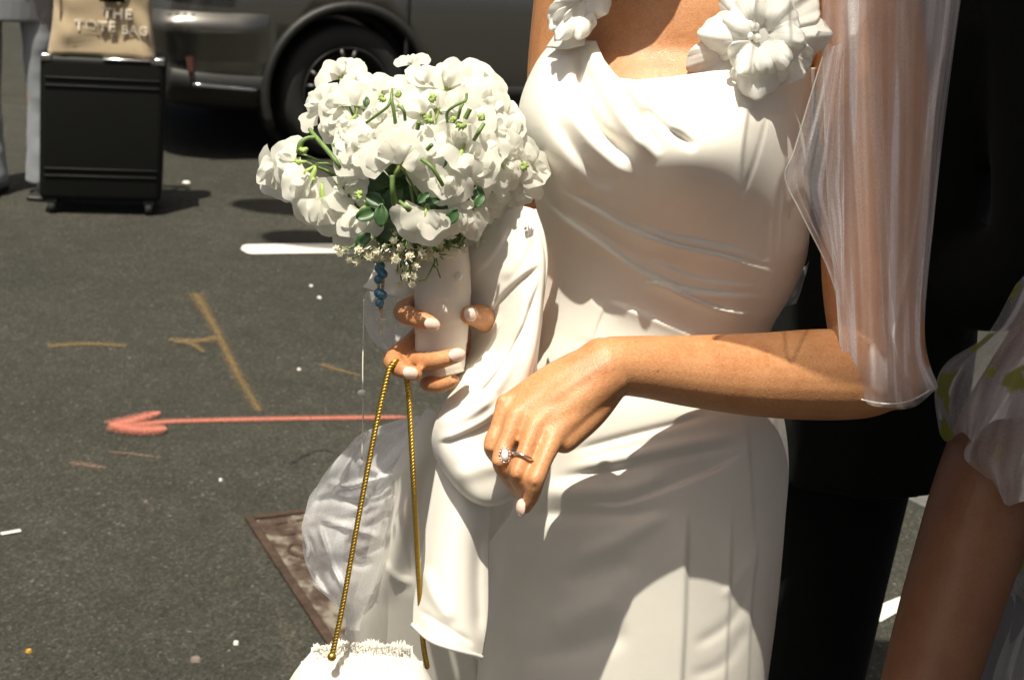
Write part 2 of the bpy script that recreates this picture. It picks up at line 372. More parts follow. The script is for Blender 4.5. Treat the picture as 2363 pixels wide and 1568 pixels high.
o = stroke('road_line', [(2012, 1428), (2060, 1402), (2120, 1380), (2200, 1362)], .042, .004, M_WHITEPAINT); tag(o, 'white painted line on the road between black trousers and bare arm', 'road marking')
o = stroke('tar_smear', [(668, 1072), (705, 1052), (745, 1040), (790, 1055)], [.015, .02, .02, .01], .004, spray_mat('tar', (.012, .011, .010), .40, .48, 60, .30, .3)); tag(o, 'dark curved tar smear on the asphalt beside the tulle', 'tar mark')
o = stroke('dust_trail', [(420, 1118), (500, 1150), (570, 1230), (605, 1330), (650, 1430), (690, 1560)], [.10, .14, .18, .16, .18, .18], .002, spray_mat('road_dust', (.17, .145, .11), .30, .5, 100, .20, .45)); tag(o, 'pale dusty trail on the asphalt along the utility cover', 'road marking')
# litter: pale chips on the asphalt
M_CHIP = simple('pale_chip', (.75, .72, .66), .7)
chip_spots = [(430, 421, .035, 'flat white gum spot on the asphalt near the suitcase'), (737, 687, .014, 'white pebble on the asphalt beside the rosary'), (718, 660, .012, 'small pale pebble on the asphalt beside the white pebble'),
    (690, 853, .010, 'bright pebble on the asphalt near the yellow dash'), (509, 1108, .008, 'single white speck on the asphalt below the red arrow'), (337, 1158, .008, 'pale speck on the bare asphalt below the pink scuff'), (545, 1484, .010, 'round white pebble on the asphalt near the cover dust trail'),
    (452, 1522, .018, 'flat pale pink gum spot on the dark asphalt'), (66, 1503, .010, 'small yellow leaf scrap on the asphalt')]
for x, y, r, lb in chip_spots:
    p = G(x, y); V = []; k = 9
    for j in range(k): a = 2 * math.pi * j / k; q = .65 * r * random.uniform(.7, 1.1); V.append((p.x + q * math.cos(a), p.y + q * math.sin(a), 0.0))
    V += [(v[0] * .75 + p.x * .25, v[1] * .75 + p.y * .25, .005) for v in V]
    F = [tuple(range(k, 2 * k))] + [(j, (j + 1) % k, k + (j + 1) % k, k + j) for j in range(k)]
    m_ = M_CHIP if 'pink' not in lb and 'leaf' not in lb else (simple('gum', (.17, .13, .11), .8) if 'pink' in lb else simple('leaf_scrap', (.5, .27, .03), .7))
    tag(mk('road_speck', V, F, m_, smooth=False), lb, 'gum spot' if 'gum' in lb else 'leaf' if 'leaf' in lb else 'pebble')
# small scratch of white at far left
o = stroke('scratch', [(2, 1234), (25, 1230), (48, 1226)], .012, .004, M_WHITEPAINT); tag(o, 'short white scratch on the asphalt', 'road marking')

# utility cover
A = G(563, 1197); Bp = G(735, 1176); Cp = G(752, 1487)
e1 = (Bp - A); e1.z = 0; e1.normalize(); e2 = (Cp - A); L2 = e2.length * 1.35; e2.normalize(); L1 = .62
uc = empty('utility_cover', A + e1 * L1 / 2 + e2 * L2 / 2, 'rusty steel utility cover set in the asphalt behind the tulle', 'utility cover')
def cp(a, b, z): q = A + e1 * a + e2 * b; return (q.x, q.y, z)
def slab(a0, a1, b0, b1, z0, z1):
    V = [cp(a0, b0, z0), cp(a1, b0, z0), cp(a1, b1, z0), cp(a0, b1, z0), cp(a0, b0, z1), cp(a1, b0, z1), cp(a1, b1, z1), cp(a0, b1, z1)]
    return V, [(3, 2, 1, 0), (4, 5, 6, 7), (0, 1, 5, 4), (1, 2, 6, 5), (2, 3, 7, 6), (3, 0, 4, 7)]
m, nt, b_, out_ = mat('worn_steel')
n1 = noise(nt, 14, 6, .7); r1 = ramp(nt, n1.outputs[0], [(.40, (.035, .018, .010)), (.50, (.075, .05, .035)), (.58, (.17, .145, .115)), (.75, (.23, .21, .175))])
nt.links.new(r1.outputs[0], b_.inputs['Base Color']); b_.inputs['Roughness'].default_value = .75; bump(nt, n1.outputs[0], b_, .6, .004); M_WORN = m
M_RUST = simple('dark_rust', (.045, .025, .015), .8, var=.5, nscale=50, bmp=.4)
mods(MB().add(slab(.022, L1 - .022, .022, L2 - .022, .001, .006)).build('plate', M_WORN, uc, False), bevel=.002)
for q in ((0, .02, 0, L2), (L1 - .02, L1, 0, L2), (.0205, L1 - .0205, 0, .018), (.0205, L1 - .0205, L2 - .018, L2)):
    mods(MB().add(slab(*q, .001, .010)).build('frame', M_RUST, uc, False), bevel=.003)
for i in range(6):
    for j in range(5):
        a = .06 + .05 * j; b2 = .05 + .06 * i
        if i in (2, 5) and j < 2: continue
        mods(MB().add(slab(a, a + .028, b2, b2 + .012, .006, .010)).build('stud', M_RUST, uc, False), bevel=.002)
ringv = tube([cp(.07 + .022 * math.cos(t), .20 + .03 * math.sin(t), .0075) for t in np.linspace(0, 2 * math.pi, 24)], .004, 6)
MB().add(ringv).build('lift_ring', M_RUST, uc)

# kerb stones seen between the black trousers and the bare arm
M_GRANITE = simple('granite', (.30, .235, .20), .8, var=.35, nscale=90, bmp=.4)
M_GRANITE2 = simple('dark_granite', (.10, .10, .095), .85, var=.4, nscale=70, bmp=.4)
ka, kb = G(2085, 1078), G(2230, 1150); kd = (kb - ka).normalized(); kn = Vector((-kd.y, kd.x, 0))
for i in range(-1, 3):
    c = ka + kd * (i * .42 + .2); ang = math.atan2(kd.y, kd.x)
    o = MB().add(box((c.x, c.y, .058), (.41, .15, .12), ang)).build('kerb_stone', M_GRANITE, None, False); mods(o, bevel=.012, seg=3)
    tag(o, 'worn pinkish granite kerb stone behind the guest in floral organza', 'kerb', 'kerb stones behind the guest')
c = ka + kd * .4 - kn * .12
o = MB().add(box((c.x, c.y, .004), (1.9, .10, .012), math.atan2(kd.y, kd.x))).build('gutter_strip', M_GRANITE2, None, False); o['kind'] = 'structure'

# ------------------------------------------------------------------ parked car
wp = G(800, 372); YAW = R(28)
cy_, sy_ = math.cos(YAW), math.sin(YAW)
HWID = .93
car_o = Vector((wp.x, wp.y, 0)) + Vector((-sy_ * HWID, cy_ * HWID, 0))   # car centre line at the rear axle
car = empty('parked_car', car_o, 'dark grey metallic car parked along the road behind the bouquet', 'car')
def cw(x, y, z): return (car_o.x + cy_ * x - sy_ * y, car_o.y + sy_ * x + cy_ * y, z)
stn = np.array([  # x, bottom, belt, roof, half width low, half width roof
    [-.98, .34, .93, .96, .66, .50], [-.95, .30, .95, 1.10, .78, .54], [-.88, .27, .97, 1.42, .86, .57], [-.76, .25, .98, 1.60, .905, .60], [-.55, .23, .99, 1.65, .925, .62], [-.2, .22, .99, 1.67, .93, .63],
    [.4, .22, .98, 1.68, .93, .635], [1.0, .22, .97, 1.67, .93, .635], [1.6, .22, .96, 1.62, .93, .62], [2.1, .22, .96, 1.45, .93, .58], [2.5, .22, .97, 1.12, .93, .62], [2.75, .22, .96, 1.0, .92, .70], [3.2, .24, .90, .94, .90, .72], [3.5, .27, .80, .84, .84, .66], [3.68, .33, .68, .72, .70, .55]])
def car_sec(s):
    x, zb, be, ro, w, wr = s; h = be - zb
    pts = [(0, zb), (.80, zb), (.955, zb + .06), (.985, zb + .18 * h + .03), (1.0, zb + .42 * h), (.995, zb + .62 * h), (1.0, zb + .80 * h), (.975, zb + .93 * h), (.93, be)]
    pts = [(a * w, z) for a, z in pts]
    pts += [(.93 * w + (wr - .93 * w) * t, be + (ro - be) * t) for t in (.33, .66, .93)] + [(wr * .86, ro), (0, ro + .012)]
    full = [(-a, z) for a, z in pts] + [(a, z) for a, z in pts[::-1]][1:-1]
    out = []
    for a, z in full:
        sx = x + (max(0, z - .78) * .42 if x < -.5 else 0) * min(1, (-x) / .8)
        out.append(cw(sx, a, z))
    return out
secs = [car_sec(s) for s in cr1(stn, 60)]; nc_ = len(secs[0])
V = [p for s in secs for p in s]; F = grid_faces(len(secs), nc_, True) + [tuple(range(nc_))[::-1], tuple((len(secs) - 1) * nc_ + k for k in range(nc_))]
m, nt, b_, out_ = mat('grey_metallic_paint'); b_.inputs['Base Color'].default_value = (.075, .070, .060, 1); b_.inputs['Metallic'].default_value = .8; b_.inputs['Roughness'].default_value = .26; b_.inputs['Coat Weight'].default_value = .8; b_.inputs['Coat Roughness'].default_value = .04
fl = noise(nt, 900, 2); nt.links.new(ramp(nt, fl.outputs[0], [(.3, (.13, .126, .114)), (.7, (.19, .183, .166))]).outputs[0], b_.inputs['Base Color']); M_PAINT = m
body = mk('body', V, F, M_PAINT, car)
WB = 2.72; WR = .345
bm = bmesh.new()
for wx in (0, WB):
    for s in (-1, 1):
        Vc = []; k = 36
        for yy in (s * .62, s * 1.1):
            for j in range(k):
                a = 2 * math.pi * j / k; Vc.append(bm.verts.new(Vector(cw(wx + .425 * math.cos(a), yy, WR + .425 * math.sin(a))) - car_o))
        bm.faces.new(Vc[:k][::-1]); bm.faces.new(Vc[k:])
        for j in range(k): bm.faces.new((Vc[j], Vc[(j + 1) % k], Vc[k + (j + 1) % k], Vc[k + j]))
bmesh.ops.recalc_face_normals(bm, faces=bm.faces)
cme = bpy.data.meshes.new('cut'); bm.to_mesh(cme); bm.free(); cut = bpy.data.objects.new('cut', cme); COL.objects.link(cut); cut.location = car_o
bpy.context.view_layer.update()
bo = body.modifiers.new('b', 'BOOLEAN'); bo.operation = 'DIFFERENCE'; bo.object = cut; bo.solver = 'EXACT'
dg = bpy.context.evaluated_depsgraph_get(); nm = bpy.data.meshes.new_from_object(body.evaluated_get(dg)); body.modifiers.clear(); body.data = nm; bpy.data.objects.remove(cut)
body.data.materials.clear(); body.data.materials.append(M_PAINT)
M_CLAD = simple('black_cladding', (.016, .016, .015), .55, var=.2, bmp=.2)
M_TYRE = simple('tyre', (.014, .014, .013), .75, var=.25, bmp=.3)
M_RIM = simple('alloy', (.055, .053, .05), .38, .9, var=.08)
M_GLASS = simple('tinted_glass', (.012, .014, .014), .05, var=.02, coat=1)
for wx in (0, WB):
    for s in (-1, 1):
        mb = MB(); k = 30       # arch cladding: rounded lip following the wheel opening
        ri = [(.418, .905), (.425, .938), (.448, .942), (.462, .925)]
        pts = [cw(wx + r_ * math.cos(a), s * y_, WR + r_ * math.sin(a)) for a in np.linspace(R(-22), R(202), k) for r_, y_ in ri]
        o = mk('arch_cladding', pts, grid_faces(k, 4), M_CLAD, car); mods(o, solid=.012)
        mb = MB().add(tube([cw(wx + .40 * math.cos(a), s * .70, WR + .40 * math.sin(a)) for a in np.linspace(0, 2 * math.pi, 25)], .03, 6)); mb.build('arch_liner', M_RUBBER, car)
        prof = [(.20, .685), (.245, .68), (.30, .675), (.335, .685), (.345, .71), (.345, .86), (.335, .885), (.30, .90), (.245, .895), (.232, .885), (.225, .83)]
        k = 48; pts = [cw(wx + r_ * math.cos(a), s * y_, WR + r_ * math.sin(a)) for r_, y_ in prof for a in np.linspace(0, 2 * math.pi, k, endpoint=False)]
        wh = mk('wheel', pts, grid_faces(len(prof), k, True), M_TYRE, car)
        prof = [(.05, .84), (.20, .80), (.222, .87), (.235, .895), (.228, .90), (.215, .87), (.19, .83)]
        pts = [cw(wx + r_ * math.cos(a), s * y_, WR + r_ * math.sin(a)) for r_, y_ in prof for a in np.linspace(0, 2 * math.pi, k, endpoint=False)]
        mk('rim', pts, grid_faces(len(prof), k, True), M_CLAD, wh)
        for q in range(5):
            for dq in (-.16, .16):
                a0 = q * 2 * math.pi / 5 + .3
                sp = tube([cw(wx + r_ * math.cos(a0 + dq * (r_ / .2)), s * y_, WR + r_ * math.sin(a0 + dq * (r_ / .2))) for r_, y_ in ((.03, .87), (.10, .885), (.17, .89), (.222, .885))], [.022, .014, .013, .016], 8)
                MB().add(sp).build('spoke', M_RIM, wh)
        MB().add(tube([cw(wx, s * .84, WR), cw(wx, s * .90, WR)], [.05, .045], 20)).build('hub', M_RIM, wh)
def car_strip(name, x0, x1, f0, f1, out_, mt, nx=24, mid=3, s=-1):
    """panel lying on the car side between section fractions (point index) f0..f1, standing off by out_"""
    st = cr1(stn, 400); V = []
    for x in np.linspace(x0, x1, nx):
        i = np.argmin(abs(st[:, 0] - x)); half = np.array(car_sec(st[i])[:14])
        for f in np.linspace(f0, f1, mid + 1):
            k = int(f); k = min(k, 12); p = half[k] * (1 - (f - k)) + half[k + 1] * (f - k)
            V.append(np.array(p) + np.array([sy_, -cy_, 0]) * out_)
    o = mk(name, V, grid_faces(nx, mid + 1), mt, car); mods(o, solid=.006); return o
car_strip('rocker_cladding', .46, 2.26, 1.2, 3.0, .012, M_CLAD)
car_strip('bumper_cladding', -.90, -.44, 1.2, 3.25, .012, M_CLAD)
car_strip('side_window', -.1, .75, 8.4, 10.6, .006, M_GLASS); car_strip('side_window', .85, 1.7, 8.4, 10.6, .006, M_GLASS)
M_CHROME = simple('chrome', (.7, .7, .7), .10, 1.0, var=.02)
M_REFL = simple('red_reflector', (.10, .04, .033), .18, var=.2, nscale=300, coat=1)
MB().add(tube([cw(x, -.915 + .0 * x, .395 - (x + .86) * .08) for x in np.linspace(-.80, -.46, 8)], .010, 8)).build('chrome_strip', M_CHROME, car)
car_strip('door_seam', .30, .306, 3.2, 8, .001, M_CLAD, 2, 8)
car_strip('bumper_seam', -.60, -.594, 4.5, 7.6, .001, M_CLAD, 2, 6)
rv = []
for z, w_ in ((.66, .05), (.56, .042), (.46, .03), (.41, .012)):
    for t in (0, .5, 1):
        x = -.80 + (z - .41) * -.10 + w_ * (t - .5); st = cr1(stn, 400); i = np.argmin(abs(st[:, 0] - x)); hw = st[i][4]; rv.append(cw(x, -hw - .004, z))
mods(mk('side_reflector', rv, grid_faces(4, 3), M_REFL, car), solid=.008)
bs = cr1(stn, 400); bv = []
for x in np.r_[np.linspace(-.955, -.80, 10), np.linspace(-.78, -.43, 10)]:
    i = np.argmin(abs(bs[:, 0] - x)); hw = bs[i][4]; k_ = min(1, max(0, (-.43 - x) / .12)); nx0 = -.6 if x < -.85 else -.15
    for z, of in ((.50, .000), (.58, .018), (.635, .042), (.665, .048), (.69, .040), (.715, .018), (.735, -.004)): bv.append(cw(x + nx0 * of * k_, -(hw + of * k_ + .002), z))
mk('bumper', bv, grid_faces(20, 7), M_PAINT, car)
# tail lamp wrapping the rear corner
tl = []
for z in (.80, .86, .93):
    for x in np.linspace(-.965, -.62, 8):
        st = cr1(stn, 400); i = np.argmin(abs(st[:, 0] - x)); sx = x + max(0, z - .78) * .42; hw = st[i][4] * .99; tl.append(cw(sx, -hw - .012, z))
mods(mk('tail_lamp', tl, grid_faces(3, 8), simple('dark_lamp', (.02, .018, .018), .06, coat=1), car), solid=.01)
for k in range(4): MB().add(box(cw(-.93 + .035 * k, -.895 - .012 * k, .815), (.018, .012, .014), YAW)).build('badge', M_CHROME, car, False)

# ------------------------------------------------------------------ suitcase and tote bag
sb = G(232, 497); SY = R(13)
sc_ = empty('suitcase', (sb.x, sb.y, 0), 'black hard-shell suitcase standing on the asphalt under the tan tote', 'suitcase')
SW, SH, SD = .49, .60, .27; SZ = .055
def sw(x, y, z):
    # the case leans a little on its castors
    x2 = x + .035 * (z - .06)
    ca, sa = math.cos(SY), math.sin(SY); return (sb.x + ca * x2 - sa * y, sb.y + sa * x2 + ca * y, z)
def sbox(x0, x1, y0, y1, z0, z1):
    V = [sw(x0, y0, z0), sw(x1, y0, z0), sw(x1, y1, z0), sw(x0, y1, z0), sw(x0, y0, z1), sw(x1, y0, z1), sw(x1, y1, z1), sw(x0, y1, z1)]
    return V, [(3, 2, 1, 0), (4, 5, 6, 7), (0, 1, 5, 4), (1, 2, 6, 5), (2, 3, 7, 6), (3, 0, 4, 7)]
M_CASE = simple('black_shell', (.004, .0045, .004), .55, spec=.22, var=.15, bmp=.12, bscale=900)
mods(MB().add(sbox(-SW / 2, SW / 2, 0, SD, SZ, SZ + SH)).build('shell', M_CASE, sc_, True), bevel=.03, seg=5)
for z in (.475 + SZ, .507 + SZ, .105 + SZ, .135 + SZ):
    mods(MB().add(sbox(-SW / 2 + .02, SW / 2 - .02, -.006, .02, z, z + .008)).build('rib', M_CASE, sc_, True), bevel=.003, seg=2)
for s in (-1, 1):
    mods(MB().add(sbox(s * .22 - .022, s * .22 + .022, -.004, .05, SZ + SH - .026, SZ + SH + .004)).build('corner_guard', simple('satin_metal', (.5, .5, .48), .25, 1.0), sc_, True), bevel=.008, seg=3)
    for yy in (.03, SD - .03):
        wl = MB().add(tube([sw(s * .195 - .013, yy, .028), sw(s * .195 + .013, yy, .028)], .027, 18)).build('castor', M_RUBBER, sc_)
        mods(MB().add(sbox(s * .195 - .022, s * .195 + .022, yy - .022, yy + .022, .045, SZ + .015)).build('castor_fork', M_BLACK, wl, False), bevel=.004)
    mods(MB().add(sbox(s * .07 - .008, s * .07 + .008, SD - .03, SD - .015, SZ + SH - .01, SZ + SH + .42)).build('handle_tube', M_SILVER, sc_, False), bevel=.002)
mods(MB().add(sbox(-.09, .09, SD - .035, SD - .01, SZ + SH + .415, SZ + SH + .445)).build('grip', M_BLACK, sc_, True), bevel=.008)
mods(MB().add(sbox(.0, .185, -.006, .01, SZ + SH - .012, SZ + SH - .004)).build('latch_bar', M_SILVER, sc_, True), bevel=.002)
# tote: slumped canvas bag
tz = SZ + SH + .004
tote = empty('tote_bag', sw(-.01, .12, tz), 'tan canvas tote bag with white lettering sitting on the black suitcase', 'tote bag')
M_CANVAS = cloth_mat('tan_canvas', (.40, .31, .20), rough=.9, spec=.2, trans=0, weave=.35, wscale=900, wrinkle=.8, sheen=.2)
V = []; nr, nc = 26, 64
for i in range(nr):
    t = i / (nr - 1); z = tz + .40 * t
    hw = .202 - .012 * math.sin(t * 3.0) + .012 * (1 - t) ** 6; hd = .075 * (1 - .25 * t) + .02
    for j in range(nc):
        a = 2 * math.pi * j / nc; ca, sa = math.cos(a), math.sin(a); e = .28
        x = hw * math.copysign(abs(ca) ** e, ca); y = hd * math.copysign(abs(sa) ** (e * 1.4), sa)
        wr = .008 * math.sin(x * 38 + z * 25) * math.sin(z * 30 + 1) + .014 * math.exp(-((z - tz - .07) / .04) ** 2) * math.sin(x * 16 + .8)
        sag = .018 * math.exp(-t * 14) * (abs(x) / .2) ** 3
        p = sw(-.01 + x, .11 + y + wr, z - sag * .6); V.append(p)
tb = mk('bag', V, grid_faces(nr, nc, True) + [tuple(range(nc))[::-1]], M_CANVAS, tote)
M_TOTEW = simple('white_print', (.72, .64, .52), .8, var=.2, nscale=200)
def lettering(txt, x, z, size, par, mt, yoff=.0):
    cu = bpy.data.curves.new('t', 'FONT'); cu.body = txt; cu.size = size; cu.align_x = 'CENTER'; cu.extrude = .002; cu.space_character = 1.12; cu.offset = .0012
    o = bpy.data.objects.new('t', cu); COL.objects.link(o); dg = bpy.context.evaluated_depsgraph_get(); dg.update()
    me = bpy.data.meshes.new_from_object(o.evaluated_get(dg)); bpy.data.objects.remove(o)
    for v in me.vertices:
        lx, lz = v.co.x + x, v.co.y + z
        t = (lz - tz) / .40; hd = .075 * (1 - .25 * t) + .02; hw = .20
        wr = .008 * math.sin(lx * 38 + lz * 25) * math.sin(lz * 30 + 1) + .014 * math.exp(-((lz - tz - .07) / .04) ** 2) * math.sin(lx * 16 + .8)
        yy = hd * max(0, 1 - min(1, abs(lx) / hw) ** (2 / .28)) ** (.28 * 1.4 / 2) if abs(lx) < hw else 0
        v.co = Vector(sw(-.01 + lx, .11 - yy + wr - .009 - v.co.z, lz))
    return link_mesh('lettering', me, mt, par)
lettering('THE', .06, tz + .150, .058, tote, M_TOTEW); lettering('TOTE', -.025, tz + .098, .058, tote, M_TOTEW); lettering('BAG', .128, tz + .090, .050, tote, M_TOTEW)
MB().add(tube([sw(-.19, .03, tz + .40), sw(-.17, .02, tz + .2), sw(-.165, .025, tz + .03)], .003, 6)).build('seam', simple('seam_thread', (.20, .13, .07), .9), tote)
sv = [sw(.03 + dx, .008 - dy, tz + z) for z, w_ in ((.30, .05), (.25, .045), (.215, .05)) for dx, dy in ((-w_, 0), (0, .012), (w_, 0))]
mods(mk('dark_strip', sv, grid_faces(3, 3), M_BLACKSUIT, tote), solid=.003)  # small dark bent strip on the bag's front
for s in (-1, 1):
    MB().add(tube([sw(-.10, .11 + s * .07, tz + .36), sw(-.07, .11 + s * .06, tz + .55), sw(.05, .11 + s * .06, tz + .55), sw(.08, .11 + s * .07, tz + .36)], .010, 8, res=20)).build('strap', M_CANVAS, tote)

# ------------------------------------------------------------------ added unseen canvas sheet that shades the guests (above the picture)
M_BLOCKER = cloth_mat('cream_canvas', (.70, .60, .46), rough=.9, spec=.1, trans=.30, weave=.2, wscale=600)
aw = empty('sun_blocker', (1.2, .4, 0), 'added cream canvas sheet on steel posts, out of view, shading the guests beside the bride', 'sun_blocker')
V = [(0.117 + 2.2 * i / 12, -1.0 + 2.75 * j / 14, 2.70 + .10 * (i / 12) + .012 * math.sin(j * 1.7)) for j in range(15) for i in range(13)]
mods(mk('shade_sheet', V, grid_faces(15, 13), M_BLOCKER, aw), solid=.003)
MB().add(tube([(0.117, -1.0, 2.70), (0.117, 1.75, 2.70)], .012, 8)).build('edge_rail', M_SILVER, aw)
for py in (-.95, 1.7): MB().add(tube([(2.25, py, 0), (2.25, py, 2.80)], .025, 12)).build('post', M_SILVER, aw); MB().add(tube([(.12, py, 2.695), (2.27, py, 2.79)], .014, 8)).build('rafter', M_SILVER, aw)

# ------------------------------------------------------------------ added unseen pole whose blobs shade the road beside the bouquet (above the picture)
sl = empty('shadow_caster', (2.7, 4.0, 0), 'added steel pole, out of view, with two blobs on long arms casting shadows on the road', 'shadow caster')
LZ = 5.0; k_ = LZ / SUN_TO.z
MB().add(tube([(2.7, 4.0, 0), (2.7, 4.0, 2.5), (2.7, 4.0, LZ + .05)], [.09, .075, .06], 16)).build('pole', M_SILVER, sl)
heads = []
for gx, gy, ln in ((665, 478, .26), (735, 553, .24)):
    q = G(gx, gy); heads.append((q.x + SUN_TO.x * k_, q.y + SUN_TO.y * k_, ln))
for hx, hy, ln in heads:
    MB().add(tube([(2.7, 4.0, LZ), (1.4, (4.0 + hy) / 2, LZ + .10), (hx + ln, hy, LZ + .04)], .022, 10, res=16)).build('arm', M_SILVER, sl)
    MB().add(ball((hx, hy, LZ), (ln, .15, .06), 20, 10)).build('caster_blob', M_CLAD, sl)
# ------------------------------------------------------------------ generic standing figures (other people)
def loft(levels, n=28, e=1.0, cap=True):
    """levels: (centre, half-x axis vec, half-y axis vec)"""
    V = []
    for c, a, b in levels:
        c, a, b = map(np.asarray, (c, a, b))
        for j in range(n):
            t = 2 * math.pi * j / n; V.append(c + a * math.cos(t) + b * math.sin(t))
    F = grid_faces(len(levels), n, True)
    if cap: F += [tuple(range(n))[::-1], tuple((len(levels) - 1) * n + k for k in range(n))]
    return V, F
def head_shapes(c, yaw, s=1.0):
    """skull, jaw, nose, lips and ears facing direction yaw"""
    f = np.array([math.cos(yaw), math.sin(yaw), 0]); l = np.array([-f[1], f[0], 0]); up = np.array([0, 0, 1.0]); c = np.asarray(c, float)
    Mx = np.stack([f, l, up], 1)
    S = [ball(c + up * .02 * s, (.098 * s, .078 * s, .095 * s), 20, 14, Mx), ball(c + f * .025 * s - up * .055 * s, (.068 * s, .060 * s, .062 * s), 18, 12, Mx), ball(c + f * .072 * s - up * .098 * s, (.022 * s, .026 * s, .018 * s), 12, 8, Mx),
         tube([c + f * .090 * s + up * .015 * s, c + f * .104 * s - up * .018 * s, c + f * .112 * s - up * .032 * s], [.007 * s, .010 * s, .012 * s], 10, round_end=True),
         ball(c + f * .089 * s - up * .064 * s, (.010 * s, .024 * s, .008 * s), 12, 8, Mx)]
    for q in (-1, 1): S.append(ball(c + l * q * .077 * s - f * .005 * s - up * .005 * s, (.020 * s, .010 * s, .032 * s), 10, 8, Mx))
    return S, f, l, up
def make_figure(name, loc, yaw, label, cat, mats, h=1.72, stance=.10, skirt=False, arms=None, leg_w=1.0, shoulder=.20, body_w=1.0, jacket_hem=.78, flare=1.0, clasp=False):
    """person: skin body (head, neck, hands) with clothing as children"""
    k = h / 1.72; f = np.array([math.cos(yaw), math.sin(yaw), 0]); l = np.array([-f[1], f[0], 0]); up = np.array([0, 0, 1.0]); o = np.array([loc[0], loc[1], 0.0])
    root = empty(name, (loc[0], loc[1], 0), label, cat)
    def W(a, b, z): return o + f * a * k + l * b * k + up * z * k
    skin, top, bot, shoe, hairm = mats
    S, hf, hl, hu = head_shapes(W(.03, 0, 1.60), yaw, k)
    sk = S + [tube([W(.0, 0, 1.36), W(.01, 0, 1.44), W(.02, 0, 1.54)], [.06 * k, .055 * k, .055 * k], 16)]
    sk.append(loft([(W(0, 0, z), l * hw * k * .9, f * hd * k * .9) for z, hw, hd in ((.86, .15, .10), (1.0, .14, .095), (1.15, .15, .105), (1.3, .165, .11), (1.38, .13, .085), (1.42, .06, .06))]))
    arms = arms or {}
    slv = []
    for s in (-1, 1):
        pts = arms.get(s) or [W(0, s * shoulder, 1.37), W(-.02, s * (shoulder + .05), 1.08), W(.06, s * (shoulder + .05), .84)]
        if clasp: pts = [W(0, s * shoulder, 1.37), W(-.02, s * (shoulder + .065), 1.06), W(.01, s * .14, .97)]
        pts = [np.asarray(p, float) for p in pts]
        sk.append(tube(pts, [.048 * k, .040 * k, .028 * k], 14, res=14, round_end=True))
        d = pts[2] - pts[1]; d = d / np.linalg.norm(d); hb = pts[2] + d * .01
        sk.append(tube([hb, hb + d * .05, hb + d * .09], [.024, .030, .026], 12, round_end=True))
        for q in range(4):
            b0 = hb + d * .085 + f * (q - 1.5) * .016; sk.append(tube([b0, b0 + d * .035 - l * s * .006, b0 + d * (.065 - .006 * abs(q - 1.3)) - l * s * .022], [.0088, .0082, .0068], 8, round_end=True))
        sk.append(tube([hb + d * .02 + f * .02, hb + d * .055 + f * .045, hb + d * .085 + f * .05 - l * s * .01], [.012, .0105, .008], 8, round_end=True))
        slv.append((pts, s))
    for s in (-1, 1): sk.append(tube([W(0, s * stance, .86), W(.01, s * stance, .48), W(-.01, s * stance, .07)], [.075 * k, .055 * k, .038 * k], 14, res=12))
    remesh('body', sk, .007, skin, root, 3)
    hc = W(.03, 0, 1.60)
    Mx = np.stack([hf, hl, hu], 1)
    remesh('hair', [ball(hc - hf * .018 * k + hu * .035 * k, (.098 * k, .088 * k, .095 * k), 18, 12, Mx), ball(hc - hf * .06 * k - hu * .02 * k, (.05 * k, .07 * k, .08 * k), 14, 10, Mx)], .009, hairm, root, 2)
    # trousers: two legs and seat as one garment with slack folds
    tr = [loft([(W(0, 0, z), l * hw * k * body_w, f * hd * k * body_w) for z, hw, hd in ((.76, .165, .115), (.86, .175, .125), (.96, .165, .115), (1.03, .15, .105))])]
    for s in (-1, 1):
        ln = []
        for i in range(26):
            t = i / 25; z = .93 - .875 * t; rw = (.095 - .03 * min(1, t * 1.6) + .022 * max(0, t - .6) / .4 * flare) * leg_w; wob = .0025 * math.sin(t * 23 + s) + .002 * math.sin(t * 47)
            ln.append((W(.01 * math.sin(t * 3) + wob, s * stance * (1 + .1 * t) + wob * .6, z), l * rw * k, f * (rw * 1.08) * k))
        tr.append(loft(ln))
    remesh('trousers', tr, .007, bot, root, 2)
    jk = [loft([(W(0, 0, z), l * hw * k * body_w, f * hd * k * body_w) for z, hw, hd in ((jacket_hem, .195, .145), (.90, .19, .14), (1.02, .178, .13), (1.15, .18, .135), (1.28, .195, .135), (1.36, .17, .11), (1.42, .09, .085), (1.45, .07, .075))])]
    for pts, s in slv:
        e = pts[2] + (pts[1] - pts[2]) * .08
        jk.append(tube([pts[0] + (W(0, 0, 1.36) - pts[0]) * .2, pts[0], pts[1], e], [.07 * k, .075 * k, .066 * k, .050 * k], 16, res=20))
    remesh('jacket', jk, .008, top, root, 4)
    for s in (-1, 1):
        a = W(-.07, s * stance * 1.1, .035); b_ = W(.15, s * stance * 1.15, .03)
        remesh('shoe', [tube([a, W(0, s * stance * 1.1, .045), W(.09, s * stance * 1.13, .036), b_], [.036, .040, .040, .028], 14, res=10, round_end=True), box(W(.04, s * stance * 1.12, .012), (.27 if abs(f[0]) > .7 else .08, .08 if abs(f[0]) > .7 else .27, .02))], .006, shoe, root, 3)
    return root
M_GREYTR = cloth_mat('pale_grey_trousers', (.24, .255, .28), rough=.85, spec=.2, trans=0, weave=.3, wscale=700, wrinkle=.7)
M_GREYTOP = cloth_mat('grey_blue_jersey', (.27, .30, .34), rough=.9, spec=.2, trans=0, weave=.3, wscale=700)
M_SHOE = simple('dark_shoe', (.02, .018, .016), .5)
pf = G(100, 452)
make_figure('person', (pf.x - .12, pf.y + .02), R(-70), 'person in pale grey trousers standing behind the black suitcase', 'person', (M_SKIN3, M_GREYTOP, M_GREYTR, M_SHOE, M_DARKHAIR), h=1.68, stance=.105, leg_w=.85, jacket_hem=.97, flare=1.3)
mp_ = P(2090, 1180, 1.95)
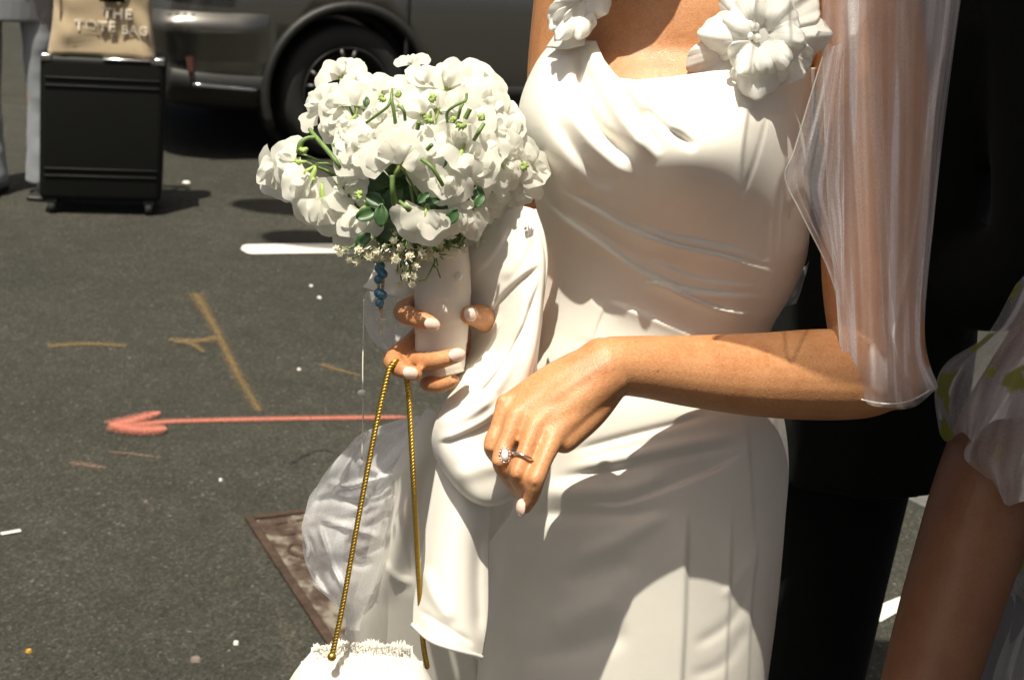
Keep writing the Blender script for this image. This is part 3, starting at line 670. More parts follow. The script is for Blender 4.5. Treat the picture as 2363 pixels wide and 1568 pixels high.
make_figure('person', (mp_[0] - .160, mp_[1] + .05), R(-140), 'person in a black suit standing close behind the bride', 'person', (M_SKIN3, M_BLACKSUIT, M_BLACKSUIT, M_SHOE, M_DARKHAIR), h=1.84, stance=.09, leg_w=1.0, shoulder=.225, body_w=1.16, jacket_hem=.74, clasp=True)
# ------------------------------------------------------------------ the bride
bride_base = P(1480, 1568, 1.50); BB = (float(bride_base[0]), float(bride_base[1]), 0.0)
bride = empty('person', BB, 'bride in an ivory draped satin gown holding a white bouquet', 'person')
def hermite_tab(tab):
    tab = np.array(tab, float); y = tab[:, 0]; v = tab[:, 1:]
    m = np.gradient(v, y, axis=0)
    def f(q):
        q = np.clip(np.asarray(q, float), y[0], y[-1]); i = np.clip(np.searchsorted(y, q, side='right') - 1, 0, len(y) - 2); h = (y[i + 1] - y[i])
        t = ((q - y[i]) / h)[..., None]; hh = h[..., None]
        return (2 * t ** 3 - 3 * t ** 2 + 1) * v[i] + (t ** 3 - 2 * t ** 2 + t) * hh * m[i] + (-2 * t ** 3 + 3 * t ** 2) * v[i + 1] + (t ** 3 - t ** 2) * hh * m[i + 1]
    return f
TAB = hermite_tab([  # picture y: left, right, centre depth, half thickness
    (60, 1300, 1905, 1.313, .085), (150, 1236, 1888, 1.317, 0.106), (250, 1199, 1876, 1.321, 0.136), (340, 1205, 1870, 1.325, 0.150), (430, 1228, 1870, 1.331, 0.143), (520, 1248, 1868, 1.338, 0.120), (600, 1254, 1858, 1.345, 0.101),
    (680, 1248, 1824, 1.352, 0.090), (760, 1232, 1778, 1.359, 0.087), (850, 1200, 1770, 1.367, 0.093), (960, 1165, 1806, 1.380, .109), (1060, 1140, 1818, 1.393, .116), (1200, 1116, 1810, 1.410, .121), (1400, 1104, 1792, 1.435, .124), (1640, 1095, 1760, 1.463, .124)])
def Dfront(x, y):
    t = TAB(y); xl, xr, dc, dt = t[..., 0], t[..., 1], t[..., 2], t[..., 3]
    u = np.clip((x - (xl + xr) / 2) / ((xr - xl) / 2), -.999, .999); return dc - dt * np.sqrt(1 - u * u)
def q2(l): return [(1181.6 + a * .5004, b * .5004) for a, b in l]          # notes taken from enlarged views
def q4(l): return [(1181.6 + a * .5, 784.6 + b * .5) for a, b in l]
FOLDS = [
    ('g', q2([(345, 180), (310, 330), (325, 460), (390, 580), (470, 660), (580, 740)]), -15, 16),
    ('g', q2([(350, 190), (400, 330), (490, 500), (590, 650), (670, 750)]), 14, 22),
    ('g', q2([(420, 290), (530, 450), (620, 600), (690, 720)]), -10, 12),
    ('g', q2([(500, 330), (600, 460), (700, 560), (800, 640)]), 10, 20),
    ('g', q2([(600, 480), (680, 560), (760, 625), (860, 690)]), -8, 11),
    ('g', q2([(330, 180), (190, 380), (130, 520), (210, 700), (340, 850), (400, 910)]), 9, 40),
    ('g', q2([(180, 520), (290, 690), (380, 800), (480, 880)]), -5, 16),
    ('g', q2([(240, 480), (370, 660), (480, 770), (580, 830)]), 6, 16),
    ('g', q2([(700, 470), (900, 490), (1110, 520), (1340, 545)]), -3, 14),
    ('s', q2([(1020, 960), (1085, 800), (1135, 640), (1165, 520), (1125, 440)]), 2.0, 3, 40),
    ('s', q2([(1180, 520), (1160, 640), (1110, 800), (1040, 960)]), 1.5, 3, 30),
    # lapped pleats crossing the waist (upper side stands proud)
    ('s', q2([(1245, 1262), (1000, 1185), (760, 1130), (560, 1060), (400, 970), (180, 850)]), 9, 3, 26),
    ('s', q2([(1200, 1210), (950, 1130), (720, 1085), (560, 1010)]), 6, 3, 20),
    ('s', q2([(1190, 1367), (900, 1350), (750, 1318), (560, 1228), (430, 1130), (250, 1010), (100, 880)]), 12, 3, 28),
    ('s', q2([(1150, 1320), (900, 1290), (740, 1240), (620, 1180)]), 6, 3, 18),
    ('s', q2([(1140, 1450), (960, 1420), (820, 1370), (690, 1310), (560, 1290)]), 10, 3, 20),
    ('s', q2([(900, 1568), (740, 1500), (540, 1420), (430, 1380)]), 6, 3, 30),
    ('s', q2([(360, 1600), (400, 1480), (440, 1385)]), 2, 3, 30),
    # skirt
    ('g', q4([(250, 520), (500, 450), (760, 385), (950, 330)]), -3, 9),
    ('g', q4([(230, 600), (500, 545), (800, 480), (1090, 430)]), 4, 14),
    ('g', q4([(160, 640), (480, 590), (800, 530), (1090, 470)]), -3, 10),
    ('s', q4([(300, 745), (500, 752), (700, 690), (900, 612), (1095, 505)]), -6, 4, 40),
    ('g', q4([(60, 700), (300, 700), (520, 690), (760, 600)]), 5, 22),
    ('g', q4([(40, 800), (350, 800), (620, 800), (760, 760)]), -4, 18),
    ('g', q4([(250, 1010), (480, 930), (640, 830), (730, 770)]), 4, 22),
    ('g', q4([(160, 1340), (330, 1250), (520, 1180)]), 5, 34),
    ('g', q4([(200, 1120), (420, 1060), (600, 1010)]), -4, 26),
    ('g', q4([(40, 1460), (300, 1420), (560, 1330)]), -4, 28),
    ('s', q4([(1120, 930), (1108, 740), (1094, 520), (1082, 360)]), 2.5, 3, 30),
    ('s', q4([(770, 1800), (795, 1350), (803, 1100), (812, 760)]), 7, 4, 60),
    ('s', q4([(975, 1800), (1000, 1250), (1010, 1000), (1012, 760)]), 4, 3, 40),
    ('s', q4([(1080, 1800), (1105, 1200), (1130, 980), (1118, 860)]), 4, 3, 30),
    ('g', q4([(820, 1420), (1000, 1300), (1110, 1120)]), -1.6, 14), ('g', q4([(800, 1560), (980, 1480), (1090, 1300)]), -1.6, 16), ('g', q4([(960, 1200), (1060, 1080), (1120, 990)]), 1.2, 12),
]
# neckline height at each picture x
NK = np.array([(1180, 130), (1285, 92), (1345, 96), (1390, 140), (1440, 180), (1480, 186), (1560, 178), (1650, 165), (1760, 158), (1880, 156), (1950, 170)], float)
nr, nc = 330, 340
th = np.r_[np.linspace(0, math.pi, 270, endpoint=False), np.linspace(math.pi, 2 * math.pi, 70, endpoint=False)]   # front half dense
xs = np.cos(th)
DV = np.zeros((nr, len(th), 3)); TT = np.linspace(0, 1, nr)
yb = 1640.0
x_at = 1562 + 325 * xs
ytop = np.where(np.sin(th) >= 0, np.interp(x_at, NK[:, 0], NK[:, 1]), 150 + 60 * (-np.sin(th)))
for i, t in enumerate(TT):
    y = ytop + (yb - ytop) * t; tb_ = TAB(y); xc = (tb_[:, 0] + tb_[:, 1]) / 2; hw = (tb_[:, 1] - tb_[:, 0]) / 2
    x = xc + hw * xs; d = tb_[:, 2] - tb_[:, 3] * np.sin(th)
    d = d - np.where(np.sin(th) > .02, creases(x, y, FOLDS) * np.clip(np.sin(th) / .25, 0, 1), 0)
    bust = .016 * np.exp(-((x - 1600) / 150) ** 2 - ((y - 335) / 105) ** 2) + .015 * np.exp(-((x - 1310) / 110) ** 2 - ((y - 300) / 110) ** 2)
    d = d - np.where(np.sin(th) > 0, bust, 0)
    DV[i] = P(x, y, d)
rows = [DV[i] for i in range(nr)]
last = rows[-1]; cen = last.mean(0)
for z in np.linspace(0, 1, 22)[1:]:     # the skirt falls to the road
    zz = last[:, 2] * (1 - z) + .012 * z; fl = 1 + .16 * z ** 1.6 + .02 * np.sin(th * 9) * z
    rows.append(np.c_[cen[0] + (last[:, 0] - cen[0]) * fl, cen[1] + (last[:, 1] - cen[1]) * fl, zz])
V = np.concatenate(rows); dress = mk('gown', V, grid_faces(len(rows), len(th), True), M_CREPE, bride); mods(dress, solid=.0016, off=0)

# --- skin: torso, neck, head, both arms and hands fused into one body
SK = []
sk_tab = [(-330, 1560, 1712, 1.300, .055), (-230, 1545, 1740, 1.303, .060), (-160, 1450, 1880, 1.305, .066), (-90, 1350, 1960, 1.307, .074), (-10, 1322, 1950, 1.309, .080), (60, 1318, 1900, 1.313, .082)]
lv = []
for y, xl, xr, dc, dt in sk_tab: lv.append((y, xl, xr, dc, dt))
for y in (120, 180, 250, 340, 430, 520, 600, 700, 800, 960, 1100, 1250):
    t = TAB(np.array([float(y)]))[0]; c = (t[0] + t[1]) / 2; h = (t[1] - t[0]) / 2 * .955; lv.append((y, c - h, c + h, t[2], t[3] * (.78 if 190 < y < 560 else .88 if y >= 560 else .84)))
lv = cr1(np.array(lv, float), 60)
V = []; n_ = 56
for y, xl, xr, dc, dt in lv:
    a = np.linspace(0, 2 * math.pi, n_, endpoint=False); V += list(P((xl + xr) / 2 + (xr - xl) / 2 * np.cos(a), np.full(n_, y), dc - dt * np.sin(a)))
SK.append((V, grid_faces(len(lv), n_, True) + [tuple(range(n_))[::-1], tuple((len(lv) - 1) * n_ + k for k in range(n_))]))
def T(pts, rad, n=16, res=None): return tube([P(*p) for p in pts], rad, n, res=res or max(6, 5 * len(pts)), round_end=True)
# collar bones and shoulder caps
SK += [T([(1650, -40, 1.240), (1800, -70, 1.247), (1930, -70, 1.27)], [.009, .010, .014], 10), T([(1600, -40, 1.240), (1480, -60, 1.250), (1370, -60, 1.275)], [.009, .010, .014], 10)]
# her left arm (bent, forearm across the body)
SK.append(T([(1930, -90, 1.308), (1985, 20, 1.300), (2012, 200, 1.298), (2018, 420, 1.296), (2012, 640, 1.295), (2025, 790, 1.295), (2038, 852, 1.292)], [.050, .052, .051, .049, .045, .042, .039], 24, 40))
SK.append(T([(2052, 850, 1.303), (1985, 862, 1.288), (1880, 864, 1.262), (1750, 864, 1.232), (1600, 856, 1.205), (1490, 846, 1.183), (1405, 842, 1.166)], [.036, .0405, .0405, .0365, .0308, .0262, .0238], 24, 50))
SK.append(T([(1470, 818, 1.165), (1435, 812, 1.158)], [.010, .009], 10))                      # ulna head
# left hand: metacarpals, palm edge, fingers
SK += [T([(1410, 826, 1.168), (1290, 872, 1.166), (1168, 936, 1.160)], [.0180, .0150, .0092]), T([(1408, 838, 1.162), (1300, 890, 1.157), (1194, 958, 1.149)], [.0175, .0140, .0096]),
       T([(1408, 856, 1.160), (1320, 915, 1.152), (1236, 980, 1.142)], [.0175, .0135, .0096]), T([(1405, 868, 1.160), (1340, 935, 1.150), (1278, 1006, 1.139)], [.0180, .0138, .0096]),
       T([(1412, 886, 1.168), (1362, 950, 1.158), (1302, 1014, 1.146)], [.0140, .0142, .0115]), T([(1380, 850, 1.178), (1280, 930, 1.178), (1220, 980, 1.170)], [.014, .013, .010])]
FINGL = {'index': ([(1168, 936, 1.158), (1150, 985, 1.153), (1136, 1028, 1.150), (1152, 1060, 1.168), (1172, 1085, 1.180)], [.0092, .0070, .0076, .0065, .0054]),
         'middle': ([(1194, 958, 1.147), (1172, 1010, 1.140), (1156, 1062, 1.136), (1180, 1108, 1.148), (1196, 1136, 1.158)], [.0095, .0072, .0078, .0066, .0054]),
         'ring': ([(1236, 980, 1.141), (1215, 1035, 1.132), (1196, 1090, 1.127), (1206, 1128, 1.139), (1212, 1156, 1.150)], [.0095, .0073, .0079, .0066, .0054]),
         'little': ([(1278, 1006, 1.139), (1256, 1058, 1.128), (1236, 1106, 1.122), (1228, 1142, 1.128), (1212, 1172, 1.136)], [.0098, .0074, .0077, .0063, .0050])}
for p, r in FINGL.values(): SK.append(T(p, r, 14, 30))
for x, y, d, r in ((1162, 926, 1.156, .0065), (1188, 952, 1.147, .0066), (1230, 974, 1.140, .0066), (1268, 1000, 1.137, .0066), (1131, 1030, 1.147, .0058), (1151, 1063, 1.132, .0060), (1192, 1091, 1.123, .0060), (1233, 1106, 1.118, .0058)):
    SK.append(ball(P(x, y, d), r, 12, 8))      # knuckles
SK += [T([(1400, 832, 1.161), (1295, 884, 1.158), (1180, 947, 1.156)], [.0175, .0150, .0085]), T([(1400, 850, 1.158), (1310, 905, 1.152), (1214, 968, 1.147)], [.0178, .0150, .0088]), T([(1400, 864, 1.158), (1330, 928, 1.149), (1255, 994, 1.142)], [.0178, .0148, .0088])]
SK.append(T([(1385, 818, 1.185), (1290, 880, 1.198), (1220, 950, 1.200), (1190, 1010, 1.196)], [.015, .013, .0105, .0085]))     # thumb, behind
# her right arm and the hand round the bouquet handle
SK.append(T([(1360, -40, 1.318), (1330, 150, 1.340), (1305, 400, 1.365), (1262, 560, 1.392), (1240, 610, 1.390)], [.050, .046, .042, .034, .030], 20, 36))
SK.append(T([(1240, 610, 1.390), (1190, 690, 1.350), (1160, 760, 1.312), (1140, 795, 1.288)], [.030, .027, .025, .023], 20, 26))
SK += [T([(1150, 790, 1.292), (1110, 735, 1.268), (1010, 696, 1.250)], [.020, .017, .012]), T([(1150, 800, 1.292), (1105, 775, 1.268), (1000, 748, 1.252)], [.022, .018, .013]), T([(1150, 810, 1.292), (1110, 815, 1.268), (1012, 800, 1.254)], [.022, .018, .013]), T([(1150, 815, 1.295), (1120, 850, 1.272), (1030, 846, 1.256)], [.020, .017, .012])]
FINGR = {'index': ([(1010, 696, 1.250), (962, 700, 1.236), (930, 719, 1.212), (962, 734, 1.184), (1000, 747, 1.178)], [.0105, .0082, .0088, .0077, .0064]),
         'middle': ([(1000, 748, 1.252), (950, 790, 1.236), (908, 828, 1.212), (925, 850, 1.190), (958, 862, 1.183)], [.0108, .0084, .0089, .0078, .0065]),
         'ring': ([(1012, 800, 1.254), (975, 818, 1.238), (958, 832, 1.212), (1005, 832, 1.185), (1058, 818, 1.178)], [.0106, .0082, .0088, .0079, .0066]),
         'little': ([(1030, 846, 1.256), (1005, 868, 1.240), (988, 882, 1.218), (1014, 888, 1.194), (1046, 878, 1.185)], [.0098, .0074, .0080, .0070, .0058])}
for p, r in FINGR.values(): SK.append(T(p, r, 14, 30))
SK.append(T([(1150, 770, 1.270), (1132, 745, 1.245), (1108, 730, 1.218), (1084, 727, 1.203)], [.015, .0125, .0108, .0085], 14, 24))
# head (above the picture, it shades the chest)
HC = P(1505, -545, 1.185)
hs, hf, hl, hu = head_shapes(HC, R(-130), 1.0); SK += hs
SK.append(tube([P(1635, -230, 1.285), P(1590, -380, 1.240), HC], [.056, .052, .052], 18))
remesh('body', SK, .0019, M_SKIN, bride, 7, .5)
Mx = np.stack([hf, hl, hu], 1)
remesh('hair', [ball(HC - hf * .02 + hu * .035, (.102, .09, .096), 20, 14, Mx), ball(HC - hf * .10 - hu * .0, (.055, .06, .055), 16, 12, Mx)], .007, M_DARKHAIR, bride, 2)
def nail(x, y, d, rx, ry, ang, tilt=0.0, yawn=0.0):
    """oval polished nail; ang turns its long axis in the picture, tilt / yawn lean it"""
    c = P(x, y, d); Rm = Matrix.Rotation(ang, 3, 'Z') @ Matrix.Rotation(yawn, 3, 'Y') @ Matrix.Rotation(tilt, 3, 'X'); Rm = CAMR @ np.array(Rm)
    V = []; nr_, k = 7, 18
    for i in range(nr_):
        t = i / (nr_ - 1)
        for j in range(k):
            a = 2 * math.pi * j / k; sx = rx * math.copysign(abs(math.cos(a)) ** .85, math.cos(a)) * t; sy = ry * math.sin(a) * t
            V.append(c + Rm @ np.array([sx, sy, .0016 * (1 - t * t) - 0.10 * ry * (sy / ry) ** 2 * 2.2]))
    o = mk('fingernail', V, grid_faces(nr_, k, True), M_NAIL, bride); mods(o, solid=.0008, off=-1); return o
nail(997, 748, 1.1708, .0066, .0046, R(-12), 0, R(18)); nail(947, 860, 1.1756, .0064, .0046, R(-8), 0, R(14)); nail(1054, 818, 1.1705, .0070, .0048, R(12), 0, R(16)); nail(1086, 724, 1.1942, .0056, .0058, R(0), 0, R(10))
nail(1202, 1171, 1.1306, .0044, .0070, R(-12), R(10), R(-38))

# --- satin wrap over her right arm, bow loop and tail
DR = [('s', [(1110, 770), (1150, 692), (1200, 642), (1254, 602)], 6, 3, 45), ('s', [(1075, 935), (1150, 850), (1200, 760), (1225, 690), (1250, 630)], 7, 3, 40), ('s', [(1060, 880), (1130, 800), (1165, 720)], 5, 3, 40), ('g', [(1215, 700), (1195, 800), (1140, 900), (1060, 980)], 4, 14),
      ('s', [(1003, 1022), (1060, 1002), (1120, 972), (1170, 930)], 9, 4, 50), ('g', [(1010, 985), (1080, 955), (1150, 910)], 4, 12), ('g', [(1228, 520), (1200, 590), (1160, 650)], 3, 12), ('s', [(1090, 640), (1140, 590), (1180, 520)], 4, 3, 40), ('g', [(1040, 1100), (1100, 1085), (1180, 1060)], 3, 20)]
patch('satin_wrap', [
    [(1050, 520, 1.235), (1105, 500, 1.222), (1155, 485, 1.212), (1200, 476, 1.206), (1232, 484, 1.205), (1242, 500, 1.216)],
    [(1035, 620, 1.238), (1095, 612, 1.224), (1150, 602, 1.210), (1208, 592, 1.200), (1250, 592, 1.198), (1260, 602, 1.212)],
    [(1050, 700, 1.250), (1110, 696, 1.234), (1165, 696, 1.214), (1210, 697, 1.200), (1245, 700, 1.196), (1252, 708, 1.212)],
    [(1085, 800, 1.252), (1125, 800, 1.232), (1168, 800, 1.208), (1200, 800, 1.196), (1232, 800, 1.194), (1242, 802, 1.210)],
    [(1046, 890, 1.226), (1080, 885, 1.208), (1120, 888, 1.196), (1160, 893, 1.190), (1205, 898, 1.194), (1230, 900, 1.212)],
    [(1004, 980, 1.216), (1026, 980, 1.200), (1070, 990, 1.190), (1120, 1000, 1.190), (1180, 1010, 1.198), (1222, 1010, 1.216)],
    [(1001, 1040, 1.226), (1025, 1055, 1.197), (1070, 1075, 1.184), (1120, 1085, 1.188), (1180, 1090, 1.200), (1220, 1085, 1.232)],
    [(1032, 1100, 1.232), (1060, 1132, 1.206), (1100, 1158, 1.196), (1140, 1162, 1.200), (1180, 1150, 1.208), (1208, 1135, 1.228)],
    [(1045, 1092, 1.262), (1068, 1118, 1.256), (1100, 1140, 1.254), (1140, 1145, 1.254), (1180, 1135, 1.254), (1202, 1120, 1.254)]], 190, 130, M_SATIN, bride, .0016, DR)
EDGE = [(1232, 484), (1252, 545), (1259, 610), (1249, 690), (1240, 770), (1228, 860)]
o = MB().add(tube([P(x, y, d) for (x, y), d in zip(EDGE, (1.206, 1.204, 1.206, 1.205, 1.205, 1.205))], .0022, 8, res=40)).build('rolled_edge', M_SATIN, bride)
patch('satin_tail', [
    [(1012, 1050, 1.236), (1040, 1060, 1.226), (1070, 1060, 1.222), (1100, 1060, 1.226), (1126, 1060, 1.238)],
    [(990, 1180, 1.244), (1025, 1180, 1.226), (1060, 1180, 1.218), (1095, 1180, 1.224), (1128, 1180, 1.240)],
    [(970, 1300, 1.250), (1005, 1300, 1.226), (1045, 1300, 1.216), (1090, 1300, 1.224), (1127, 1300, 1.242)],
    [(955, 1390, 1.252), (995, 1400, 1.224), (1040, 1415, 1.214), (1085, 1425, 1.222), (1126, 1420, 1.240)],
    [(952, 1440, 1.248), (992, 1474, 1.216), (1035, 1492, 1.208), (1080, 1506, 1.218), (1112, 1516, 1.236)]], 70, 40, M_SATIN, bride, .0016,
    [('g', [(975, 1300), (1000, 1370), (1050, 1440)], 5, 14), ('g', [(960, 1400), (1020, 1440), (1100, 1490)], -2.5, 8), ('g', [(1110, 1200), (1100, 1330), (1105, 1480)], -5, 14)])
MB().add(tube([P(x, y, d) for x, y, d in ((952, 1440, 1.246), (992, 1474, 1.214), (1035, 1492, 1.206), (1080, 1506, 1.216), (1112, 1516, 1.234))], .0022, 8, res=40)).build('rolled_edge', M_SATIN, bride)
patch('satin_tail', [[(1090, 1120, 1.262), (1130, 1120, 1.256), (1170, 1120, 1.256), (1195, 1115, 1.262)], [(1095, 1180, 1.270), (1130, 1185, 1.262), (1160, 1182, 1.262), (1182, 1172, 1.268)], [(1100, 1250, 1.276), (1118, 1250, 1.270), (1130, 1246, 1.270), (1140, 1232, 1.274)]], 24, 20, M_SATIN, bride, .0014)
patch('satin_panel', [
    [(985, 940, 1.275), (1000, 945, 1.262), (1020, 955, 1.260), (1050, 970, 1.267)],
    [(925, 1050, 1.311), (955, 1055, 1.294), (1000, 1060, 1.289), (1050, 1070, 1.297)],
    [(878, 1150, 1.346), (920, 1155, 1.327), (980, 1160, 1.320), (1050, 1170, 1.326)],
    [(845, 1290, 1.386), (895, 1295, 1.367), (965, 1300, 1.360), (1060, 1310, 1.364)],
    [(806, 1420, 1.423), (870, 1425, 1.404), (960, 1430, 1.397), (1080, 1440, 1.401)],
    [(775, 1560, 1.461), (850, 1565, 1.444), (960, 1570, 1.437), (1105, 1580, 1.441)],
    [(740, 1760, 1.518), (840, 1765, 1.502), (960, 1770, 1.494), (1120, 1780, 1.500)]], 90, 50, M_SATIN, bride, .0014,
    [('g', [(985, 1000), (930, 1180), (880, 1400)], 5, 26), ('g', [(1000, 1010), (965, 1190), (950, 1380)], -5, 24), ('g', [(890, 1290), (910, 1330), (960, 1345)], 2.5, 7), ('g', [(950, 1060), (880, 1260), (830, 1440)], -4, 18)])
patch('satin_flap', [[(872, 590, 1.285), (900, 590, 1.275), (940, 595, 1.272), (985, 600, 1.275)], [(855, 640, 1.288), (890, 640, 1.276), (935, 645, 1.272), (980, 650, 1.274)], [(838, 662, 1.292), (880, 676, 1.280), (925, 688, 1.276), (975, 700, 1.276)]], 26, 26, M_SATIN, bride, .0014, [('g', [(880, 600), (900, 640), (905, 680)], -4, 12), ('g', [(930, 600), (940, 650), (945, 690)], 4, 14)])

# --- veil and tulle
patch('tulle', [[(845, 670, 1.305), (880, 676, 1.300), (920, 686, 1.296), (960, 690, 1.298)], [(838, 720, 1.312), (875, 720, 1.300), (920, 725, 1.294), (965, 730, 1.298)], [(852, 775, 1.314), (885, 770, 1.300), (925, 770, 1.294), (965, 770, 1.298)], [(888, 812, 1.312), (905, 815, 1.302), (930, 810, 1.296), (965, 805, 1.298)]], 26, 24, M_TULLE2, bride, 0, [('g', [(870, 690), (880, 740), (900, 800)], 6, 10), ('g', [(930, 700), (920, 750), (915, 800)], -5, 10)])
Lb = [(990, 955), (915, 968), (835, 1004), (775, 1060), (732, 1120), (705, 1190), (698, 1260), (713, 1315), (745, 1365), (790, 1415), (800, 1450)]
Rb = [(1010, 962), (985, 1005), (950, 1060), (925, 1110), (905, 1170), (890, 1230), (880, 1290), (868, 1340), (850, 1385), (835, 1425), (830, 1455)]
def bub(off, amp, seed):
    rows = []
    for (a, b), (c, d) in zip(Lb, Rb):
        rows.append([(a + (c - a) * t, b + (d - b) * t, 1.345 + max(0, b - 955) / 460 * .07 - math.sin(min(1, t * 1.1) * math.pi * .5) * amp + off * math.sin(math.pi * min(1, t * 1.0 + .0))) for t in (0, .12, .3, .5, .75, 1)])
    return rows
BF = [('g', [(745, 1110), (800, 1120), (880, 1105)], 9, 5), ('g', [(720, 1160), (770, 1150), (860, 1170)], -9, 6), ('g', [(735, 1200), (760, 1290), (800, 1370)], 11, 5), ('g', [(735, 1195), (800, 1215), (880, 1240)], 9, 6), ('g', [(710, 1220), (725, 1300), (770, 1380)], -8, 6), ('g', [(840, 1010), (800, 1070), (760, 1150)], 8, 6), ('g', [(900, 985), (850, 1060), (830, 1130)], -8, 7), ('g', [(800, 1280), (830, 1300), (860, 1290)], -11, 9)]
trg = random.Random(11)
for q in range(16):
    a_ = trg.uniform(R(150), R(262)); x0, y0 = 930 + trg.uniform(-40, 30), 1090 + trg.uniform(-70, 170); L_ = trg.uniform(90, 230); b_ = a_ + trg.uniform(-.5, .5)
    BF.append(('g', [(x0, y0), (x0 + .5 * L_ * math.cos(a_), y0 - .5 * L_ * math.sin(a_)), (x0 + L_ * math.cos((a_ + b_) / 2), y0 - L_ * math.sin((a_ + b_) / 2))], trg.choice((-1, 1)) * trg.uniform(3, 7), trg.uniform(5, 10)))
def bubw(x, y, d, u, v): return x + 6 * (1 - u) ** 3 * np.sin(v * 23) + 3 * (1 - u) ** 3 * np.sin(v * 53 + 1), y, d - .007 * (1 - u) * np.sin(v * 24 + 1.5 * u) - .003 * np.sin(v * 41 + u * 5) * (1 - u)
patch('tulle', bub(0, .038, 1), 110, 60, M_TULLE2, bride, 0, BF, bubw)
patch('tulle', bub(.05, -.01, 2), 60, 30, M_TULLE2, bride, 0, [('g', [(760, 1080), (780, 1180), (820, 1300)], 9, 12), ('g', [(720, 1250), (800, 1260), (870, 1300)], -9, 10)])
# veil over her left arm: front sheet gathered at the elbow, looser layer in front, back sheet
VF = [('g', [(1960, -40), (1968, 300), (1985, 620), (1990, 900)], 7, 7), ('g', [(2000, -40), (2010, 300), (2030, 620), (2050, 880)], -9, 9), ('g', [(2035, -40), (2040, 300), (2050, 620), (2080, 900)], 10, 7), ('g', [(2080, -40), (2085, 350), (2075, 620), (2040, 760)], -8, 9), ('g', [(2150, 200), (2120, 500), (2080, 700), (2040, 850)], 9, 7), ('g', [(2165, 300), (2130, 600), (2090, 800)], -6, 7), ('g', [(2040, 700), (2070, 820), (2110, 900)], 9, 7), ('g', [(1925, 100), (1935, 400), (1950, 700)], -5, 8)]
def vfront(x, y, d, u, v):
    w = .009 * np.sin(u * 24 + 1.2 * np.sin(v * 3)) * (1 - .4 * v) + .003 * np.sin(u * 39 + 3 * v); return x, y, d - w
patch('veil', [
    [(1895, -160, 1.239), (1960, -165, 1.229), (2040, -170, 1.225), (2120, -170, 1.237), (2200, -170, 1.267), (2235, -165, 1.312)],
    [(1898, 60, 1.235), (1960, 60, 1.225), (2035, 60, 1.221), (2110, 60, 1.231), (2180, 60, 1.263), (2206, 60, 1.307)],
    [(1903, 280, 1.232), (1962, 280, 1.219), (2035, 280, 1.215), (2105, 280, 1.225), (2156, 280, 1.257), (2174, 280, 1.302)],
    [(1914, 500, 1.238), (1968, 500, 1.222), (2035, 500, 1.218), (2098, 500, 1.228), (2142, 500, 1.261), (2154, 500, 1.306)],
    [(1932, 700, 1.242), (1978, 705, 1.226), (2038, 710, 1.222), (2092, 710, 1.232), (2125, 705, 1.266), (2132, 700, 1.311)],
    [(1940, 820, 1.241), (1985, 835, 1.226), (2045, 845, 1.222), (2095, 840, 1.234), (2128, 825, 1.266), (2132, 800, 1.310)],
    [(1943, 898, 1.257), (1985, 918, 1.244), (2048, 928, 1.242), (2105, 920, 1.250), (2155, 893, 1.271), (2163, 884, 1.294)],
    [(1950, 905, 1.295), (1992, 932, 1.292), (2052, 944, 1.293), (2110, 938, 1.295), (2152, 904, 1.295), (2160, 890, 1.305)]], 130, 110, M_TULLE, bride, 0, VF, vfront)
patch('veil', [
    [(1905, 110, 1.229), (1930, 105, 1.225), (1940, 100, 1.223), (1948, 100, 1.225)],
    [(1868, 230, 1.229), (1905, 230, 1.221), (1928, 230, 1.217), (1948, 230, 1.219)],
    [(1832, 350, 1.231), (1880, 350, 1.219), (1930, 350, 1.215), (1948, 350, 1.217)],
    [(1812, 410, 1.234), (1865, 430, 1.223), (1925, 430, 1.217), (1948, 430, 1.219)],
    [(1850, 495, 1.238), (1890, 510, 1.227), (1935, 520, 1.219), (1948, 520, 1.221)],
    [(1905, 605, 1.239), (1930, 620, 1.228), (1940, 630, 1.222), (1948, 630, 1.224)],
    [(1938, 700, 1.240), (1942, 705, 1.230), (1946, 710, 1.224), (1948, 710, 1.226)]], 60, 30, M_TULLE, bride, 0, [('g', [(1880, 200), (1850, 380), (1890, 520), (1940, 680)], 6, 10)])
patch('veil', [
    [(1880, -160, 1.387), (1990, -165, 1.402), (2110, -165, 1.397), (2240, -165, 1.327)],
    [(1895, 200, 1.377), (1990, 200, 1.392), (2090, 200, 1.387), (2190, 200, 1.312)],
    [(1900, 500, 1.366), (1990, 500, 1.381), (2080, 500, 1.376), (2156, 500, 1.311)],
    [(1925, 760, 1.358), (1995, 760, 1.368), (2080, 760, 1.363), (2134, 760, 1.313)],
    [(1955, 905, 1.325), (2000, 930, 1.331), (2080, 935, 1.327), (2160, 888, 1.304)]], 60, 50, M_TULLE, bride, 0, None, vfront)
for pts in ([(1898, 60, 1.233), (1903, 280, 1.231), (1914, 500, 1.236), (1932, 700, 1.239), (1940, 820, 1.238), (1944, 898, 1.254)], [(1905, 110, 1.228), (1868, 230, 1.228), (1832, 350, 1.230), (1812, 410, 1.233), (1850, 495, 1.237), (1905, 605, 1.238), (1938, 700, 1.239)], [(1943, 898, 1.254), (1985, 920, 1.243), (2048, 931, 1.242), (2105, 922, 1.25), (2158, 892, 1.272)]):
    MB().add(tube([P(*q) for q in pts], .0007, 6, res=60)).build('veil_hem', M_ORGANZA_W, bride)
